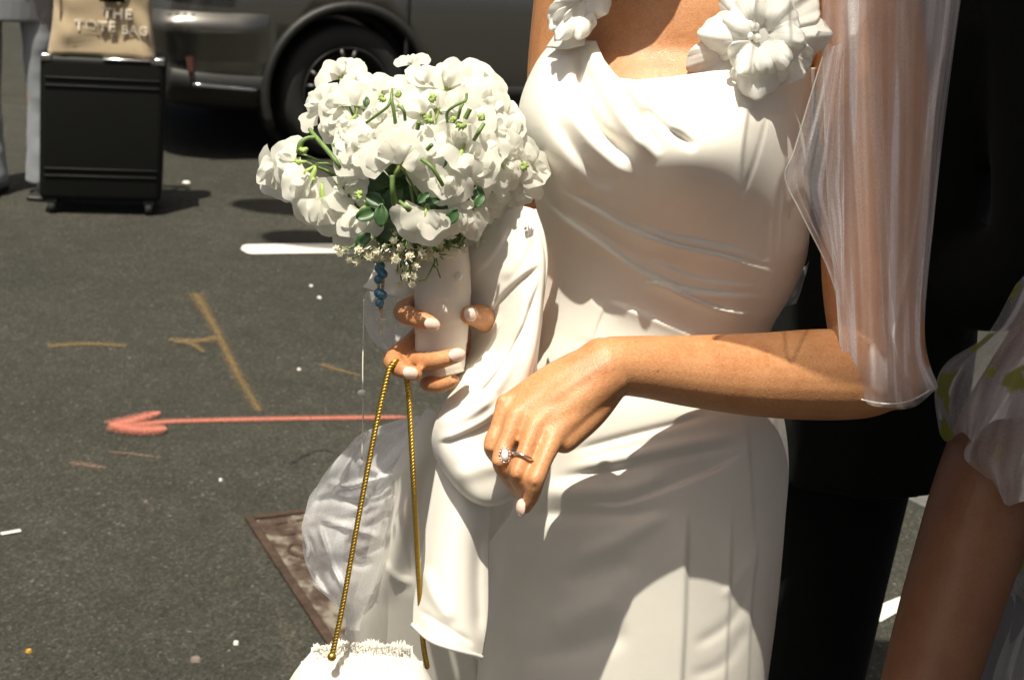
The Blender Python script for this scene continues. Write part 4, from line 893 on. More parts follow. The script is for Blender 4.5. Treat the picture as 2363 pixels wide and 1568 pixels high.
# veil crown part running up to the hair
hv = HC - hf * .11
cr = [[(.150, 1.20, 1.80), (.18, 1.23, 1.81), (.21, 1.27, 1.80), (.24, 1.33, 1.77)],
      [(.122, 1.03, 1.69), (.19, 1.04, 1.70), (.28, 1.10, 1.69), (.34, 1.22, 1.66)],
      [(.108, .985, 1.575), (.21, .99, 1.58), (.31, 1.06, 1.58), (.385, 1.20, 1.56)],
      [(.150, 1.07, 1.49), (.24, 1.06, 1.49), (.335, 1.11, 1.48), (.405, 1.23, 1.47)],
      [tuple(P(1900, -60, 1.185)), tuple(P(2000, -70, 1.19)), tuple(P(2110, -70, 1.21)), tuple(P(2215, -60, 1.29))]]
A_ = cr1(cr1(np.array(cr), 40).transpose(1, 0, 2), 40).transpose(1, 0, 2)
MB().add(tube(A_[:, 0], .0011, 6)).build('veil_hem', M_ORGANZA_W, bride); MB().add(tube(A_[:, 8], .0009, 6)).build('veil_hem', M_ORGANZA_W, bride)
uu, vv = np.meshgrid(np.linspace(0, 1, 40), np.linspace(0, 1, 40)); mk('veil', A_.reshape(-1, 3), grid_faces(40, 40), M_TULLE2, bride, uv=np.stack([uu.ravel(), vv.ravel()], 1))
# sliver of tulle under the arm
patch('tulle', [[(1868, 600, 1.40), (1862, 610, 1.41), (1850, 620, 1.42)], [(1852, 660, 1.40), (1840, 665, 1.41), (1815, 670, 1.42)], [(1838, 700, 1.40), (1820, 705, 1.41), (1790, 712, 1.42)]], 12, 8, M_TULLE2, bride, 0)

# --- flower appliques on the neckline
def applique(name, base, tip, width, d0, cup=.012, ruf=.004, k=5, lift=.0, seed=0, m_=None):
    """one soft fabric petal from base to tip (picture points), width in px; ruffled, cupped towards the lens"""
    rg = random.Random(seed); bx, by = base; tx, ty = tip; L = math.hypot(tx - bx, ty - by); ux, uy = (tx - bx) / L, (ty - by) / L; nx_, ny_ = -uy, ux
    nr_, nc_ = 20, 29; V = []; U = []; ph = rg.uniform(0, 6)
    for i in range(nr_):
        r_ = i / (nr_ - 1)
        for j in range(nc_):
            s = j / (nc_ - 1) * 2 - 1
            sa = s * 1.15; e_ = r_ * (1 - .13 * abs(s) ** 4) * (1 + .035 * r_ * math.sin(s * 6 + ph) + .018 * r_ * math.sin(s * 15 + ph))
            ll = L * e_ * (math.cos(sa) * .80 + .20); ww = width * .56 * e_ * math.sin(sa) * (1.25 - .25 * r_)
            x = bx + ux * ll + nx_ * ww; y = by + uy * ll + ny_ * ww
            d = d0 - lift * r_ - cup * (math.sin(r_ * math.pi * .8)) + cup * 1.6 * r_ ** 3 * .6 + .010 * s * s * (1 - r_) - ruf * 1.3 * r_ ** 2 * math.sin(k * s + ph) - .0022 * r_ ** 4 * math.sin(13 * s + ph) - .0007 * math.sin(34 * s) * r_ - .02 * max(0, uy) * r_ + .012 * max(0, -uy) * r_
            V.append(P(x, y, d)); U.append((s * .5 + .5, r_))
    o = mk(name, V, grid_faces(nr_, nc_), m_ or M_ORGANZA_W, bride, uv=U); mods(o, solid=.0008); return o
FC = 1.218
for q, (b0, t0, w_, dd, cu, rf, li) in enumerate([
    ((1740, 100), (1592, 178), 150, .012, .008, .006, .004), ((1745, 105), (1755, 226), 150, .010, .014, .007, .010), ((1790, 110), (1862, 170), 120, .012, .008, .006, .004), ((1790, 85), (1915, 78), 125, .010, .010, .006, .004),
    ((1730, 70), (1652, -30), 110, .010, .010, .005, .002), ((1780, 60), (1880, -20), 130, .006, .010, .006, .004), ((1760, 60), (1770, -70), 150, .004, .012, .006, .006),
    ((1742, 92), (1615, 75), 125, .000, .016, .006, .010), ((1748, 92), (1672, 45), 105, -.006, .016, .004, .012), ((1755, 95), (1700, 165), 110, -.004, .012, .006, .012), ((1760, 90), (1805, 165), 110, -.004, .014, .005, .012), ((1765, 80), (1855, 110), 110, -.006, .014, .005, .012), ((1765, 75), (1830, 10), 110, -.008, .014, .005, .012), ((1750, 72), (1730, -25), 120, -.008, .016, .005, .012)]):
    applique('petal', b0, t0, w_, FC + dd, cu, rf, 5, li, q)
for q, (b0, t0, w_, dd, cu, rf, li) in enumerate([
    ((1345, 10), (1268, 62), 90, .0, .010, .006, .006), ((1345, 5), (1285, 88), 80, -.004, .010, .006, .008), ((1350, 0), (1275, 5), 80, .006, .010, .006, .004), ((1350, -10), (1300, -60), 90, .004, .010, .006, .004), ((1350, 0), (1330, 88), 85, -.002, .012, .006, .006), ((1355, -10), (1400, 30), 90, -.002, .012, .006, .008), ((1355, -20), (1400, -60), 100, 0, .012, .006, .006)]):
    applique('petal', b0, t0, w_, 1.240 + dd, cu, rf, 5, li, 40 + q)
MB().add(ball(P(1746, 82, FC - .004), (.016, .015, .008), 16, 10, CAMR)).build('flower_centre', M_ORGANZA_W, bride)
for x, y, d, r in ((1741, 62, 1.203, .0044), (1731, 84, 1.202, .0034), (1747, 88, 1.202, .0038)): MB().add(ball(P(x, y, d), r, 16, 10)).build('pearl', M_PEARL, bride)
# standing edge strap between left flower and cowl
patch('shoulder_strap', [[(1300, 40, 1.258), (1330, 35, 1.246), (1362, 30, 1.250)], [(1285, 75, 1.263), (1318, 72, 1.242), (1352, 70, 1.246)], [(1262, 110, 1.273), (1305, 112, 1.238), (1350, 104, 1.241)]], 16, 14, M_CREPE, bride, .002)

# --- ring
ringo = empty('ring', P(1198, 1048, 1.135), 'silver engagement ring with a clear oval stone on the bride\'s finger', 'ring')
cR = P(1208, 1055, 1.1295); ax = P(1200, 1080, 1.1275) - P(1216, 1035, 1.1315); ax /= np.linalg.norm(ax); e1_ = np.cross(ax, fwd); e1_ /= np.linalg.norm(e1_); e2_ = np.cross(ax, e1_)
MB().add(tube([cR + .0100 * (e1_ * math.cos(a) + e2_ * math.sin(a)) for a in np.linspace(0, 2 * math.pi, 49)], .0011, 8)).build('band', M_SILVER, ringo)
cS = P(1165, 1049, 1.127)
MB().add(ball(cS, (.0030, .0050, .0030), 10, 6, CAMR)).build('stone', simple('diamond', (.9, .9, .92), .04, 0, 1.0, .02, coat=1), ringo, False)
for a in np.linspace(0, 2 * math.pi, 14, endpoint=False):
    MB().add(ball(cS + CAMR @ np.array([.0042 * math.cos(a), .0062 * math.sin(a), -.0004]), .0009, 8, 5)).build('halo_stone', M_SILVER, ringo)
# ------------------------------------------------------------------ bouquet
def petal_mat():
    m, nt, b, out = mat('white_petal'); n = noise(nt, 60, 3)
    r = ramp(nt, n.outputs[0], [(.3, (.82, .80, .72)), (.7, (.90, .885, .82))]); nt.links.new(r.outputs[0], b.inputs['Base Color'])
    b.inputs['Roughness'].default_value = .55; b.inputs['Specular IOR Level'].default_value = .3
    w = noise(nt, 420, 4); bump(nt, w.outputs[0], b, .12, .0008)
    t = N(nt, 'BsdfTranslucent'); t.inputs[0].default_value = (.88, .88, .82, 1); mx = N(nt, 'MixShader'); mx.inputs[0].default_value = .54
    nt.links.new(b.outputs[0], mx.inputs[1]); nt.links.new(t.outputs[0], mx.inputs[2]); nt.links.new(mx.outputs[0], out.inputs[0]); return m
M_PETAL = petal_mat()
M_STEM = simple('green_stem', (.13, .21, .055), .5, var=.25, nscale=80)
M_CALYX = simple('light_green', (.30, .40, .11), .5, var=.2, nscale=80)
M_LEAF = simple('dark_leaf', (.035, .085, .025), .45, var=.3, nscale=60)
M_WRAP = cloth_mat('ribbon_wrap', (.80, .74, .64), rough=.5, spec=.4, trans=.05, weave=.15, wrinkle=.5)
M_BREATH = cloth_mat('gypsophila', (.78, .75, .58), rough=.7, spec=.2, trans=.25, weave=.1)
bq_loc = PV(1015, 870, 1.21)
bq = empty('bouquet', bq_loc, 'bouquet of white sweet pea flowers with a ribbon-wrapped handle held by the bride', 'bouquet')
def petal_mesh(name, w, h, spread, ruf, k, back, cup, seed, notch=0.0, nr=15, nc=33):
    """ruffled fan petal: base at origin, grows along +Y, faces +Z"""
    rg = random.Random(seed); ph = rg.uniform(0, 6); ph2 = rg.uniform(0, 6); V = []
    for i in range(nr):
        t = (i + .001) / (nr - 1)
        for j in range(nc):
            s = j / (nc - 1) * 2 - 1; a = s * spread
            e = 1 + .06 * math.sin(k * s * 1.7 + ph) * t - notch * math.exp(-(s / .16) ** 2) * t + .028 * math.sin(12 * s + ph2) * t + .014 * math.sin(29 * s + ph) * t ** 3
            rr = t * e * (1 - .18 * abs(s) ** 3)
            x = w * rr * math.sin(a); y = h * rr * (math.cos(a) * .9 + .10)
            z = ruf * (.6 * t ** 1.6 + .7 * t ** 5) * (math.sin(k * s + ph) + .35 * math.sin(k * 2.3 * s + ph2) * t) + cup * math.sin(t * math.pi * .7) - back * t * t * (.4 + s * s) + .28 * ruf * math.sin(15 * s + ph) * t ** 4
            V.append((x, y, z))
    me = bpy.data.meshes.new(name); me.from_pydata(V, [], grid_faces(nr, nc)); me.update(); me.polygons.foreach_set('use_smooth', [True] * len(me.polygons)); me.materials.append(M_PETAL); return me
BAN = [petal_mesh('banner', 1.08, 1.10, R(102), .085, 3.2 + q * .5, .12, .10, q, .14) for q in range(6)]
WNG = [petal_mesh('wing', .55, .80, R(88), .075, 3.2 + q * .6, .02, .13, 20 + q, .10) for q in range(4)]
KEE = [petal_mesh('keel', .30, .60, R(70), .06, 3, -.10, .26, 30 + q, nr=9, nc=13) for q in range(2)]
def calyx_mesh():
    mb = MB(); mb.add(tube([(0, -.34, -.10), (0, -.16, -.06), (0, .0, 0), (0, .10, .02)], [.04, .065, .085, .07], 10))
    for q in range(5):
        a = q * 2 * math.pi / 5; dx, dz = math.cos(a) * .08, math.sin(a) * .08
        mb.add(tube([(dx * .9, .02, dz * .9), (dx * 1.5, .16, dz * 1.5), (dx * 2.0, .25, dz * 2.0)], [.05, .035, .004], 6))
    me = bpy.data.meshes.new('calyx'); me.from_pydata(mb.v, [], mb.f); me.update(); me.polygons.foreach_set('use_smooth', [True] * len(me.polygons)); me.materials.append(M_CALYX); return me
CAL = calyx_mesh()
def c2v(x, y): return 567 + x * .3737, 94.5 + y * .3737
def depth_at(cx, cy): r2 = ((cx - 1020) / 820) ** 2 + ((cy - 680) / 640) ** 2; return 1.150 + .075 * min(r2, 1.5)
FL = [  # enlarged-view x, y, size, banner direction (deg, 90 = up in the picture), nearer
    (600, 190, 125, 100, 0), (690, 270, 110, 60, .006), (450, 400, 140, 150, 0), (560, 440, 110, 210, .010), (700, 350, 110, 80, .012), (620, 540, 90, 230, .006), (850, 290, 120, 85, 0), (930, 390, 110, 110, .012), (1030, 120, 75, 95, .004), (1090, 240, 130, 100, .0), (1230, 240, 160, 85, .0), (1420, 230, 165, 60, 0), (1500, 370, 140, 40, .004),
    (1180, 380, 110, 80, .012), (1320, 380, 110, 100, .012), (1040, 440, 120, 140, .016), (1620, 480, 120, 20, 0), (1560, 560, 110, 0, .006), (1640, 680, 130, 10, .004), (1780, 830, 125, 330, 0), (1720, 740, 100, 0, 0), (1600, 830, 110, 300, .010), (1690, 920, 100, 290, -.004), (640, 610, 120, 180, .010), (690, 720, 120, 250, .014), (740, 640, 110, 200, .018),
    (880, 680, 130, 130, .030), (1000, 690, 135, 60, .034), (900, 560, 110, 120, .016), (1080, 610, 120, 60, .020), (1200, 600, 120, 110, .018), (1330, 640, 130, 60, .018), (1300, 760, 120, 240, .030), (1440, 720, 120, 20, .016), (1460, 850, 110, 320, .020), (1240, 900, 110, 270, .034), (1150, 820, 100, 100, .016), (180, 830, 155, 230, -.01), (260, 750, 120, 180, .0), (400, 940, 165, 255, .016), (330, 850, 110, 220, .004), (500, 1050, 150, 275, .026),
    (620, 930, 90, 320, .012), (680, 860, 80, 20, .012), (1110, 1120, 135, 265, .052), (1350, 1130, 120, 275, .048), (1320, 1000, 100, 200, .034), (1520, 980, 115, 280, .0), (1610, 950, 115, 285, -.006), (1480, 1040, 100, 270, -.004), (690, 1120, 125, 240, .036), (640, 1200, 100, 250, .020), (1440, 1250, 70, 270, .01), (1400, 480, 110, 70, .010), (1500, 620, 110, 30, .012), (800, 480, 100, 140, .014), (540, 560, 90, 250, .0), (1390, 900, 90, 250, .02)]
rg = random.Random(5)
hand_top = P(1018, 640, 1.212)
SCALE = .3737 * 1.19 / FPX
def add_flower(cx, cy, r, ang, near, dback=0.0):
    vx, vy = c2v(cx, cy); d = depth_at(cx, cy) - near + dback; pos = P(vx, vy, d); s = r * SCALE * 1.52
    # outward direction in the picture frame; the flower looks out of the dome, banner along ang
    ox, oy = (cx - 1020) / 820, -(cy - 680) / 640
    fz = np.array([ox * .75 + rg.uniform(-.35, .35), oy * .55 + .15 + rg.uniform(-.30, .30), .85 if not dback else -.7]); fz /= np.linalg.norm(fz)
    up_ = np.array([math.cos(R(ang)), math.sin(R(ang)), 0.0]); up_ -= fz * np.dot(up_, fz); up_ /= np.linalg.norm(up_); rt = np.cross(up_, fz)
    Rw = CAMR @ np.stack([rt, up_, fz], 1)
    base = pos - Rw @ np.array([0, .42 * s, 0])
    fo = bpy.data.objects.new('flower', CAL); COL.objects.link(fo); fo.parent = bq
    mt = Matrix([[*Rw[i], 0] for i in range(3)] + [[0, 0, 0, 1]]); fo.matrix_local = Matrix.Translation(Vector(base) - bq_loc) @ mt @ Matrix.Scale(s, 4)
    def pt(me, rx, ry, rz, sc=1.0, z=0.0):
        o = bpy.data.objects.new('petal', me); COL.objects.link(o); o.parent = fo
        o.matrix_local = Matrix.Translation((0, .04, z)) @ Matrix.Rotation(rz, 4, 'Z') @ Matrix.Rotation(ry, 4, 'Y') @ Matrix.Rotation(rx, 4, 'X') @ Matrix.Scale(sc, 4)
    pt(rg.choice(BAN), rg.uniform(-.30, .05), rg.uniform(-.2, .2), rg.uniform(-.15, .15), rg.uniform(.92, 1.08))
    if r > 95: pt(rg.choice(BAN), rg.uniform(.10, .35), rg.uniform(-.3, .3), rg.uniform(-.3, .3), rg.uniform(.68, .82), .06)
    pt(rg.choice(WNG), rg.uniform(.15, .5), .55, .45, .80, .08)
    if rg.random() < .7: pt(rg.choice(WNG), rg.uniform(.15, .5), -.55, -.45, .80, .08)
    if rg.random() < .5: pt(rg.choice(KEE), .75, 0, rg.uniform(-.3, .3), .8, .10)
    return base, Rw, s
ends = []
for f in FL: ends.append(add_flower(*f))
for q in range(16):      # flowers on the far side of the posy
    a = rg.uniform(0, 6.28); rr = rg.uniform(.2, .8); ends.append(add_flower(1020 + 700 * rr * math.cos(a), 620 + 480 * rr * math.sin(a), rg.uniform(130, 190), rg.uniform(0, 360), 0, .14))
for i, (b_, Rw, s) in enumerate(ends):
    b0 = b_ - Rw @ np.array([0, .33 * s, .10 * s]); mid = b0 * .55 + hand_top * .45 + (Rw @ np.array([0, -.5 * s, -.6 * s]))
    MB().add(tube([b0, b0 * .75 + mid * .25 - Rw @ np.array([0, .12 * s, .05 * s]), mid, hand_top + rng.normal(0, .006, 3)], [.0009, .0011, .0014, .0016], 6, res=12)).build('stem', M_STEM, bq)
# visible green stems and calyces in front of the petals
def vstem(pts, r=.0016, mt=None, name='stem'):
    r = r * .75 if np.isscalar(r) else [q * .75 for q in r]; MB().add(tube([P(*c2v(x, y), d) for x, y, d in pts], r, 8, res=20)).build(name, mt or M_STEM, bq)
vstem([(930, 545, 1.125), (915, 440, 1.118), (900, 350, 1.118), (905, 295, 1.124)], [.0021, .0019, .0018, .0012]); vstem([(745, 505, 1.128), (820, 450, 1.120), (880, 400, 1.117), (905, 330, 1.120)], .0016)
vstem([(395, 545, 1.17), (430, 590, 1.162), (500, 670, 1.152), (560, 745, 1.146), (590, 790, 1.15)], [.0022, .0024, .0026, .0026, .002]); vstem([(430, 595, 1.160), (380, 600, 1.158), (340, 630, 1.158), (335, 690, 1.162)], [.0022, .0022, .003, .0045])
vstem([(545, 640, 1.16), (620, 710, 1.15), (650, 760, 1.15)], .0022); vstem([(1245, 500, 1.132), (1245, 440, 1.118), (1300, 395, 1.114), (1355, 370, 1.118), (1365, 330, 1.125)], .0017); vstem([(1310, 480, 1.118), (1325, 420, 1.114), (1340, 390, 1.116)], .0016)
vstem([(1355, 480, 1.12), (1385, 420, 1.118)], .0026); vstem([(1410, 610, 1.12), (1440, 560, 1.112), (1470, 510, 1.115)], .0022); vstem([(1085, 730, 1.105), (1150, 780, 1.100), (1200, 860, 1.105), (1215, 890, 1.11)], .0022); vstem([(905, 830, 1.105), (905, 920, 1.106), (915, 1010, 1.115)], [.0030, .0024, .0026])
vstem([(950, 990, 1.108), (985, 1020, 1.104), (1010, 1040, 1.108)], [.0018, .0024, .0035]); vstem([(940, 400, 1.122), (975, 430, 1.12), (985, 490, 1.125)], .0018); vstem([(1060, 545, 1.12), (1070, 500, 1.116)], .0025); vstem([(1120, 670, 1.112), (1150, 640, 1.108)], .0024)
M_LG = M_CALYX
for x, y, r, a in ((1135, 360, 48, 20), (1140, 480, 52, 200), (1285, 500, 46, 120), (1330, 510, 50, 250), (1445, 485, 44, 60), (1700, 775, 50, 0), (710, 960, 50, 150), (850, 355, 36, 190), (930, 335, 34, 20), (350, 665, 40, 270)):
    mb = MB(); vx, vy = c2v(x, y); d0 = depth_at(x, y) - .042; k = 5
    for q in range(k):
        b_ = R(a) + (q - 2) * .55; L = r * (1 - .12 * abs(q - 2)); x1, y1 = x + L * math.cos(b_), y - L * math.sin(b_)
        mb.add(tube([P(*c2v(x, y), d0), P(*c2v((x + x1) / 2 + 3 * q, (y + y1) / 2 - 4), d0 - .004), P(*c2v(x1, y1), d0 + .002)], [.0012, .0017, .0003], 6, res=7))
    mb.add(ball(P(vx, vy, d0 + .003), .0014, 8, 6)); mb.build('sepal', M_LG, bq)
# dark leaves
def leaf(x, y, L, a, d, w=.34, mt=None):
    c = P(*c2v(x, y), d); dir_ = CAMR @ np.array([math.cos(R(a)), math.sin(R(a)), rg.uniform(-.3, .3)]); dir_ /= np.linalg.norm(dir_); sd = np.cross(dir_, -fwd); sd /= np.linalg.norm(sd); nn = np.cross(sd, dir_); V = []; Lm = L * SCALE
    for i in range(9):
        t = i / 8; hw = Lm * w * math.sin(math.pi * min(1, t * .96 + .02)) ** .8
        for j in range(5): s = j / 2 - 1; V.append(c + dir_ * Lm * t + sd * hw * s + nn * (.12 * Lm * s * s + .10 * Lm * math.sin(t * 3)))
    o = mk('leaf', V, grid_faces(9, 5), mt or M_LEAF, bq); mods(o, solid=.0006); return o
for x, y, L, a, d in ((860, 1010, 130, 155, 1.135), (810, 1050, 130, 200, 1.138), (840, 1010, 130, 268, 1.132), (1060, 1000, 90, 40, 1.128), (1110, 1000, 90, 10, 1.128), (1240, 1130, 110, 50, 1.135), (1420, 1030, 90, 60, 1.14), (900, 880, 200, 170, 1.165), (900, 860, 180, 60, 1.165), (960, 900, 180, 240, 1.165), (850, 1100, 180, 280, 1.16), (960, 1100, 180, 230, 1.16), (1030, 880, 150, 330, 1.165), (1380, 900, 120, 320, 1.15), (1180, 960, 150, 300, 1.155), (770, 1190, 110, 220, 1.15), (1260, 1100, 120, 300, 1.155), (1190, 790, 90, 60, 1.125), (740, 410, 60, 80, 1.14)): leaf(x, y, L, a, d)
for x, y, L, a in ((880, 960, 170, 30), (960, 1040, 170, 150), (1060, 1010, 150, 200), (1000, 930, 150, 260), (900, 1060, 150, 320), (1080, 930, 120, 20), (800, 800, 150, 210), (780, 860, 130, 300), (1190, 1010, 150, 200), (900, 1010, 160, 90), (990, 1130, 170, 90), (1330, 880, 130, 90), (860, 1190, 150, 70), (1010, 860, 130, 120)): leaf(x, y, L, a, 1.178, .5)
# gypsophila: tiny florets on wiry stems hanging below
def floret_mesh():
    mb = MB()
    for ring, (n_, rr, zz) in enumerate(((6, 1.0, .0), (5, .7, .35), (3, .35, .6))):
        for q in range(n_):
            a = q * 2 * math.pi / n_ + ring * .5; c, s = math.cos(a), math.sin(a)
            V = [(0, 0, zz * .6), (c * rr * .5 - s * .28, s * rr * .5 + c * .28, zz + .15), (c * rr, s * rr, zz), (c * rr * .5 + s * .28, s * rr * .5 - c * .28, zz + .15)]; mb.add((V, [(0, 1, 2, 3)]))
    mb.add(ball((0, 0, -.25), (.3, .3, .4), 6, 4)); me = bpy.data.meshes.new('floret'); me.from_pydata(mb.v, [], mb.f); me.update(); me.materials.append(M_BREATH); return me
FLO = floret_mesh()
FP = [(1000, 1340), (1050, 1390), (960, 1290), (890, 1240), (840, 1180), (870, 1320), (820, 1330), (760, 1330), (700, 1290), (640, 1350), (580, 1310), (1090, 1310), (1130, 1340), (1180, 1320), (1230, 1290), (1290, 1280), (960, 1500), (1030, 1500), (1040, 1450), (950, 1420), (990, 1400), (1070, 1350), (1010, 1270), (930, 1350), (800, 1260), (750, 1220), (690, 1360), (730, 1300), (1140, 1280), (1260, 1330), (1100, 1250), (900, 1170), (1200, 1260), (860, 1270), (1350, 1290), (560, 1280), (610, 1290), (990, 1450), (925, 1190), (875, 1160)]
FP += [(rg.gauss(960, 110), rg.gauss(1280, 45)) for _ in range(34)]
tips = []
for x, y in FP:
    d = 1.168 + rg.uniform(-.022, .02); p = P(*c2v(x, y), d); tips.append(p)
    o = bpy.data.objects.new('floret', FLO); COL.objects.link(o); o.parent = bq
    q = Vector((CAMR @ np.array([rg.uniform(-.6, .6), rg.uniform(-.7, .4), .8])).tolist()).to_track_quat('Z', 'Y'); s = rg.uniform(.0036, .0056)
    o.matrix_local = Matrix.Translation(Vector(p) - bq_loc) @ q.to_matrix().to_4x4() @ Matrix.Scale(s, 4)
mb = MB(); hub = P(*c2v(1010, 1150), 1.185)
for p in tips: mb.add(tube([p + (hub - p) * .06, p * .6 + hub * .4 + rng.normal(0, .004, 3), hub + rng.normal(0, .01, 3)], .0006, 5, res=7))
for _ in range(50):
    x, y = rg.gauss(1040, 130), rg.gauss(1260, 50); p = P(*c2v(x, y), 1.172 + rg.uniform(-.02, .01)); q = p + CAMR @ np.array([rg.uniform(-.012, .012), rg.uniform(-.02, .004), rg.uniform(-.004, .004)]); mb.add(tube([p, (p + q) / 2 + rng.normal(0, .001, 3), q], .0006, 5))
mb.add(tube([P(*c2v(1175, 1350), 1.165), P(*c2v(1130, 1440), 1.163), P(*c2v(1110, 1475), 1.163), P(*c2v(1070, 1480), 1.163)], .0008, 5))
mb.build('filler_stems', M_STEM, bq)['kind'] = 'stuff'
# ribbon-wrapped handle
rows = []
for i in range(60):
    t = i / 59; y = 585 + (872 - 585) * t; cx = 1016 + 6 * t + 4 * math.sin(t * 5); r = .0235 + .002 * math.sin(t * 3) - .004 * t; r *= 1 + .025 * ((t * 5.2) % 1.0) ; rows.append((cx, y, 1.212 + .012 * t, r))
V = []
for cx, y, d, r in rows:
    c = P(cx, y, d)
    for j in range(36):
        a = 2 * math.pi * j / 36; V.append(c + CAMR @ np.array([math.cos(a) * r, math.cos(a) * .006, math.sin(a) * r]) + CAMR @ np.array([0, 0, .0012 * math.sin(3 * a + y * .05)]))
mods(mk('handle', V, grid_faces(60, 36, True) + [tuple(range(36))[::-1], tuple(59 * 36 + k for k in range(36))], M_WRAP, bq), solid=0)
MB().add(ball(P(1059, 638, 1.196), .0036, 16, 10)).build('pearl_pin', M_PEARL, bq)

# ------------------------------------------------------------------ rosary hanging from the bouquet
ro = empty('rosary', P(880, 765, 1.19), 'small rosary of blue beads with a cross hanging from the bouquet', 'rosary')
M_BLUE = simple('blue_bead', (.05, .17, .27), .18, var=.3, nscale=500, coat=.7)
M_BRASS = simple('dull_brass', (.38, .30, .18), .35, 1.0, var=.2, nscale=500)
def vz(x, y): return 803.4 + (x) * .2411, 567.1 + y * .2411
for x, y in ((295, 215), (335, 270), (290, 320), (290, 450), (330, 470), (300, 545), (310, 190), (318, 250)): MB().add(ball(P(*vz(x, y), 1.19), .0040, 12, 8)).build('bead', M_BLUE, ro)
def chain(a, b, n, par):
    for i in range(n):
        p0 = np.array(a) + (np.array(b) - np.array(a)) * (i + .5) / n; c = P(*vz(*p0), 1.19); r = .0018; ex, ey = CAMR[:, 0], CAMR[:, 1]; ez = CAMR[:, 2]
        s = ex if i % 2 else ez
        MB().add(tube([c + s * .0011 * math.cos(t) + ey * .0021 * math.sin(t) for t in np.linspace(0, 2 * math.pi, 13)], .0004, 5)).build('link', M_BRASS, par)
chain((335, 300), (328, 450), 8, ro); chain((290, 340), (290, 440), 5, ro); chain((300, 570), (315, 620), 3, ro); chain((300, 130), (310, 190), 4, ro); chain((292, 470), (300, 530), 3, ro); chain((330, 480), (312, 600), 6, ro)
cx0 = P(*vz(315, 730), 1.19)
def ob(c, ax_, l, w): 
    e = CAMR; V = []; 
    for z in (-1, 1):
        for sx, sy in ((-1, -1), (1, -1), (1, 1), (-1, 1)): V.append(c + e @ np.array([(sx * w / 2 if ax_ else sx * l / 2), (sy * l / 2 if ax_ else sy * w / 2), z * .0008]))
    return V, [(3, 2, 1, 0), (4, 5, 6, 7), (0, 1, 5, 4), (1, 2, 6, 5), (2, 3, 7, 6), (3, 0, 4, 7)]
MB().add(ob(cx0, True, .021, .0016)).add(ob(P(*vz(315, 705), 1.1895), False, .0085, .0016)).build('cross', M_BRASS, ro, False)
# ------------------------------------------------------------------ thread with a bead
th_ = empty('hanging_thread', P(838, 1050, 1.31), 'thin pale thread with a glass bead hanging beside the gold chain', 'thread')
MB().add(tube([P(840, 690, 1.318), P(839, 760, 1.314), P(837, 850, 1.312), P(838, 950, 1.314), P(835, 1060, 1.32)], .0006, 6, res=20)).build('thread', simple('pale_thread', (.7, .66, .58), .6), th_)
MB().add(ball(P(835, 905, 1.309), (.0042, .0030, .003), 10, 6, CAMR)).build('bead', M_PEARL, th_)

# ------------------------------------------------------------------ purse on a twisted gold chain
pu = empty('purse', P(880, 1700, 1.235), 'fluffy white fringed purse on a twisted gold chain', 'purse')
M_FLUFF = cloth_mat('white_fringe', (.86, .83, .76), rough=.8, spec=.2, trans=.3, weave=.1)
rows = []
nr, nc = 30, 48; V = []
for i in range(nr):
    t = i / (nr - 1); y = 1492 + 330 * t
    hw = (108 + 70 * math.sin(min(1, t * 2.6) * math.pi / 2)) * (1 if t < .8 else 1 - .3 * (t - .8) / .2); hd = .038 * math.sin(min(1, t * 1.8 + .12) * math.pi / 2)
    for j in range(nc):
        a = 2 * math.pi * j / nc; V.append(P(835 + hw * math.copysign(abs(math.cos(a)) ** .7, math.cos(a)) - 12 * t, y - 12 * math.cos(a) * 0, 1.245 + .02 * t - hd * math.sin(a)))
mk('body', V, grid_faces(nr, nc, True) + [tuple(range(nc))[::-1], tuple((nr - 1) * nc + k for k in range(nc))], M_FLUFF, pu)
mb = MB(); prg = random.Random(3)
for tier, (y0, L) in enumerate(((1500, 62), (1528, 70), (1575, 70), (1620, 70), (1665, 70), (1710, 70), (1755, 70))):
    for k in range(620 if tier < 3 else 200):
        a = prg.uniform(-.15, math.pi + .15) if k % 4 else prg.uniform(math.pi, 2 * math.pi); t = (y0 - 1492) / 330; hw = 108 + 70 * math.sin(min(1, max(0, t) * 2.6) * math.pi / 2); hd = .038 * math.sin(min(1, t * 1.8 + .12) * math.pi / 2) + .001 + .0015 * (6 - tier) * 0
        x = 835 + hw * math.copysign(abs(math.cos(a)) ** .7, math.cos(a)); d = 1.245 + .02 * t - hd * math.sin(a); yy = y0 + prg.uniform(-16, 4) + .0006 * (x - 835) ** 2; ll = L * prg.uniform(.8, 1.15); sx = prg.uniform(-2.5, 2.5) + (x - 835) * .06; o_ = prg.uniform(.001, .0035); w_ = prg.uniform(1.1, 2.2)
        pts = [(x, yy, d), (x + sx * .3, yy + ll * .35, d - o_), (x + sx * .7, yy + ll * .7, d - o_ * 1.1), (x + sx, yy + ll, d - o_ * .6)]
        V = []
        for q, (px, py, pd) in enumerate(pts): w2 = w_ * (1 if q < 3 else .4); V += [P(px - w2, py, pd), P(px + w2, py, pd + .0004)]
        mb.add((V, [(0, 1, 3, 2), (2, 3, 5, 4), (4, 5, 7, 6)]))
for k in range(700):   # tufts standing on the top edge
    x = 835 + prg.uniform(-112, 112); yy = 1492 + .0006 * (x - 835) ** 2 + prg.uniform(-4, 6); d = 1.245 - prg.uniform(-.012, .018); h_ = prg.uniform(4, 13) * (1.2 + .5 * math.sin(x * .09)); sx = prg.uniform(-8, 8); w_ = prg.uniform(.8, 1.8)
    mb.add(([P(x - w_, yy, d), P(x + w_, yy, d), P(x + sx * .5 - w_, yy - h_ * .6, d - .002), P(x + sx * .5 + w_, yy - h_ * .6, d - .002), P(x + sx, yy - h_, d)], [(0, 1, 3, 2), (2, 3, 4)]))
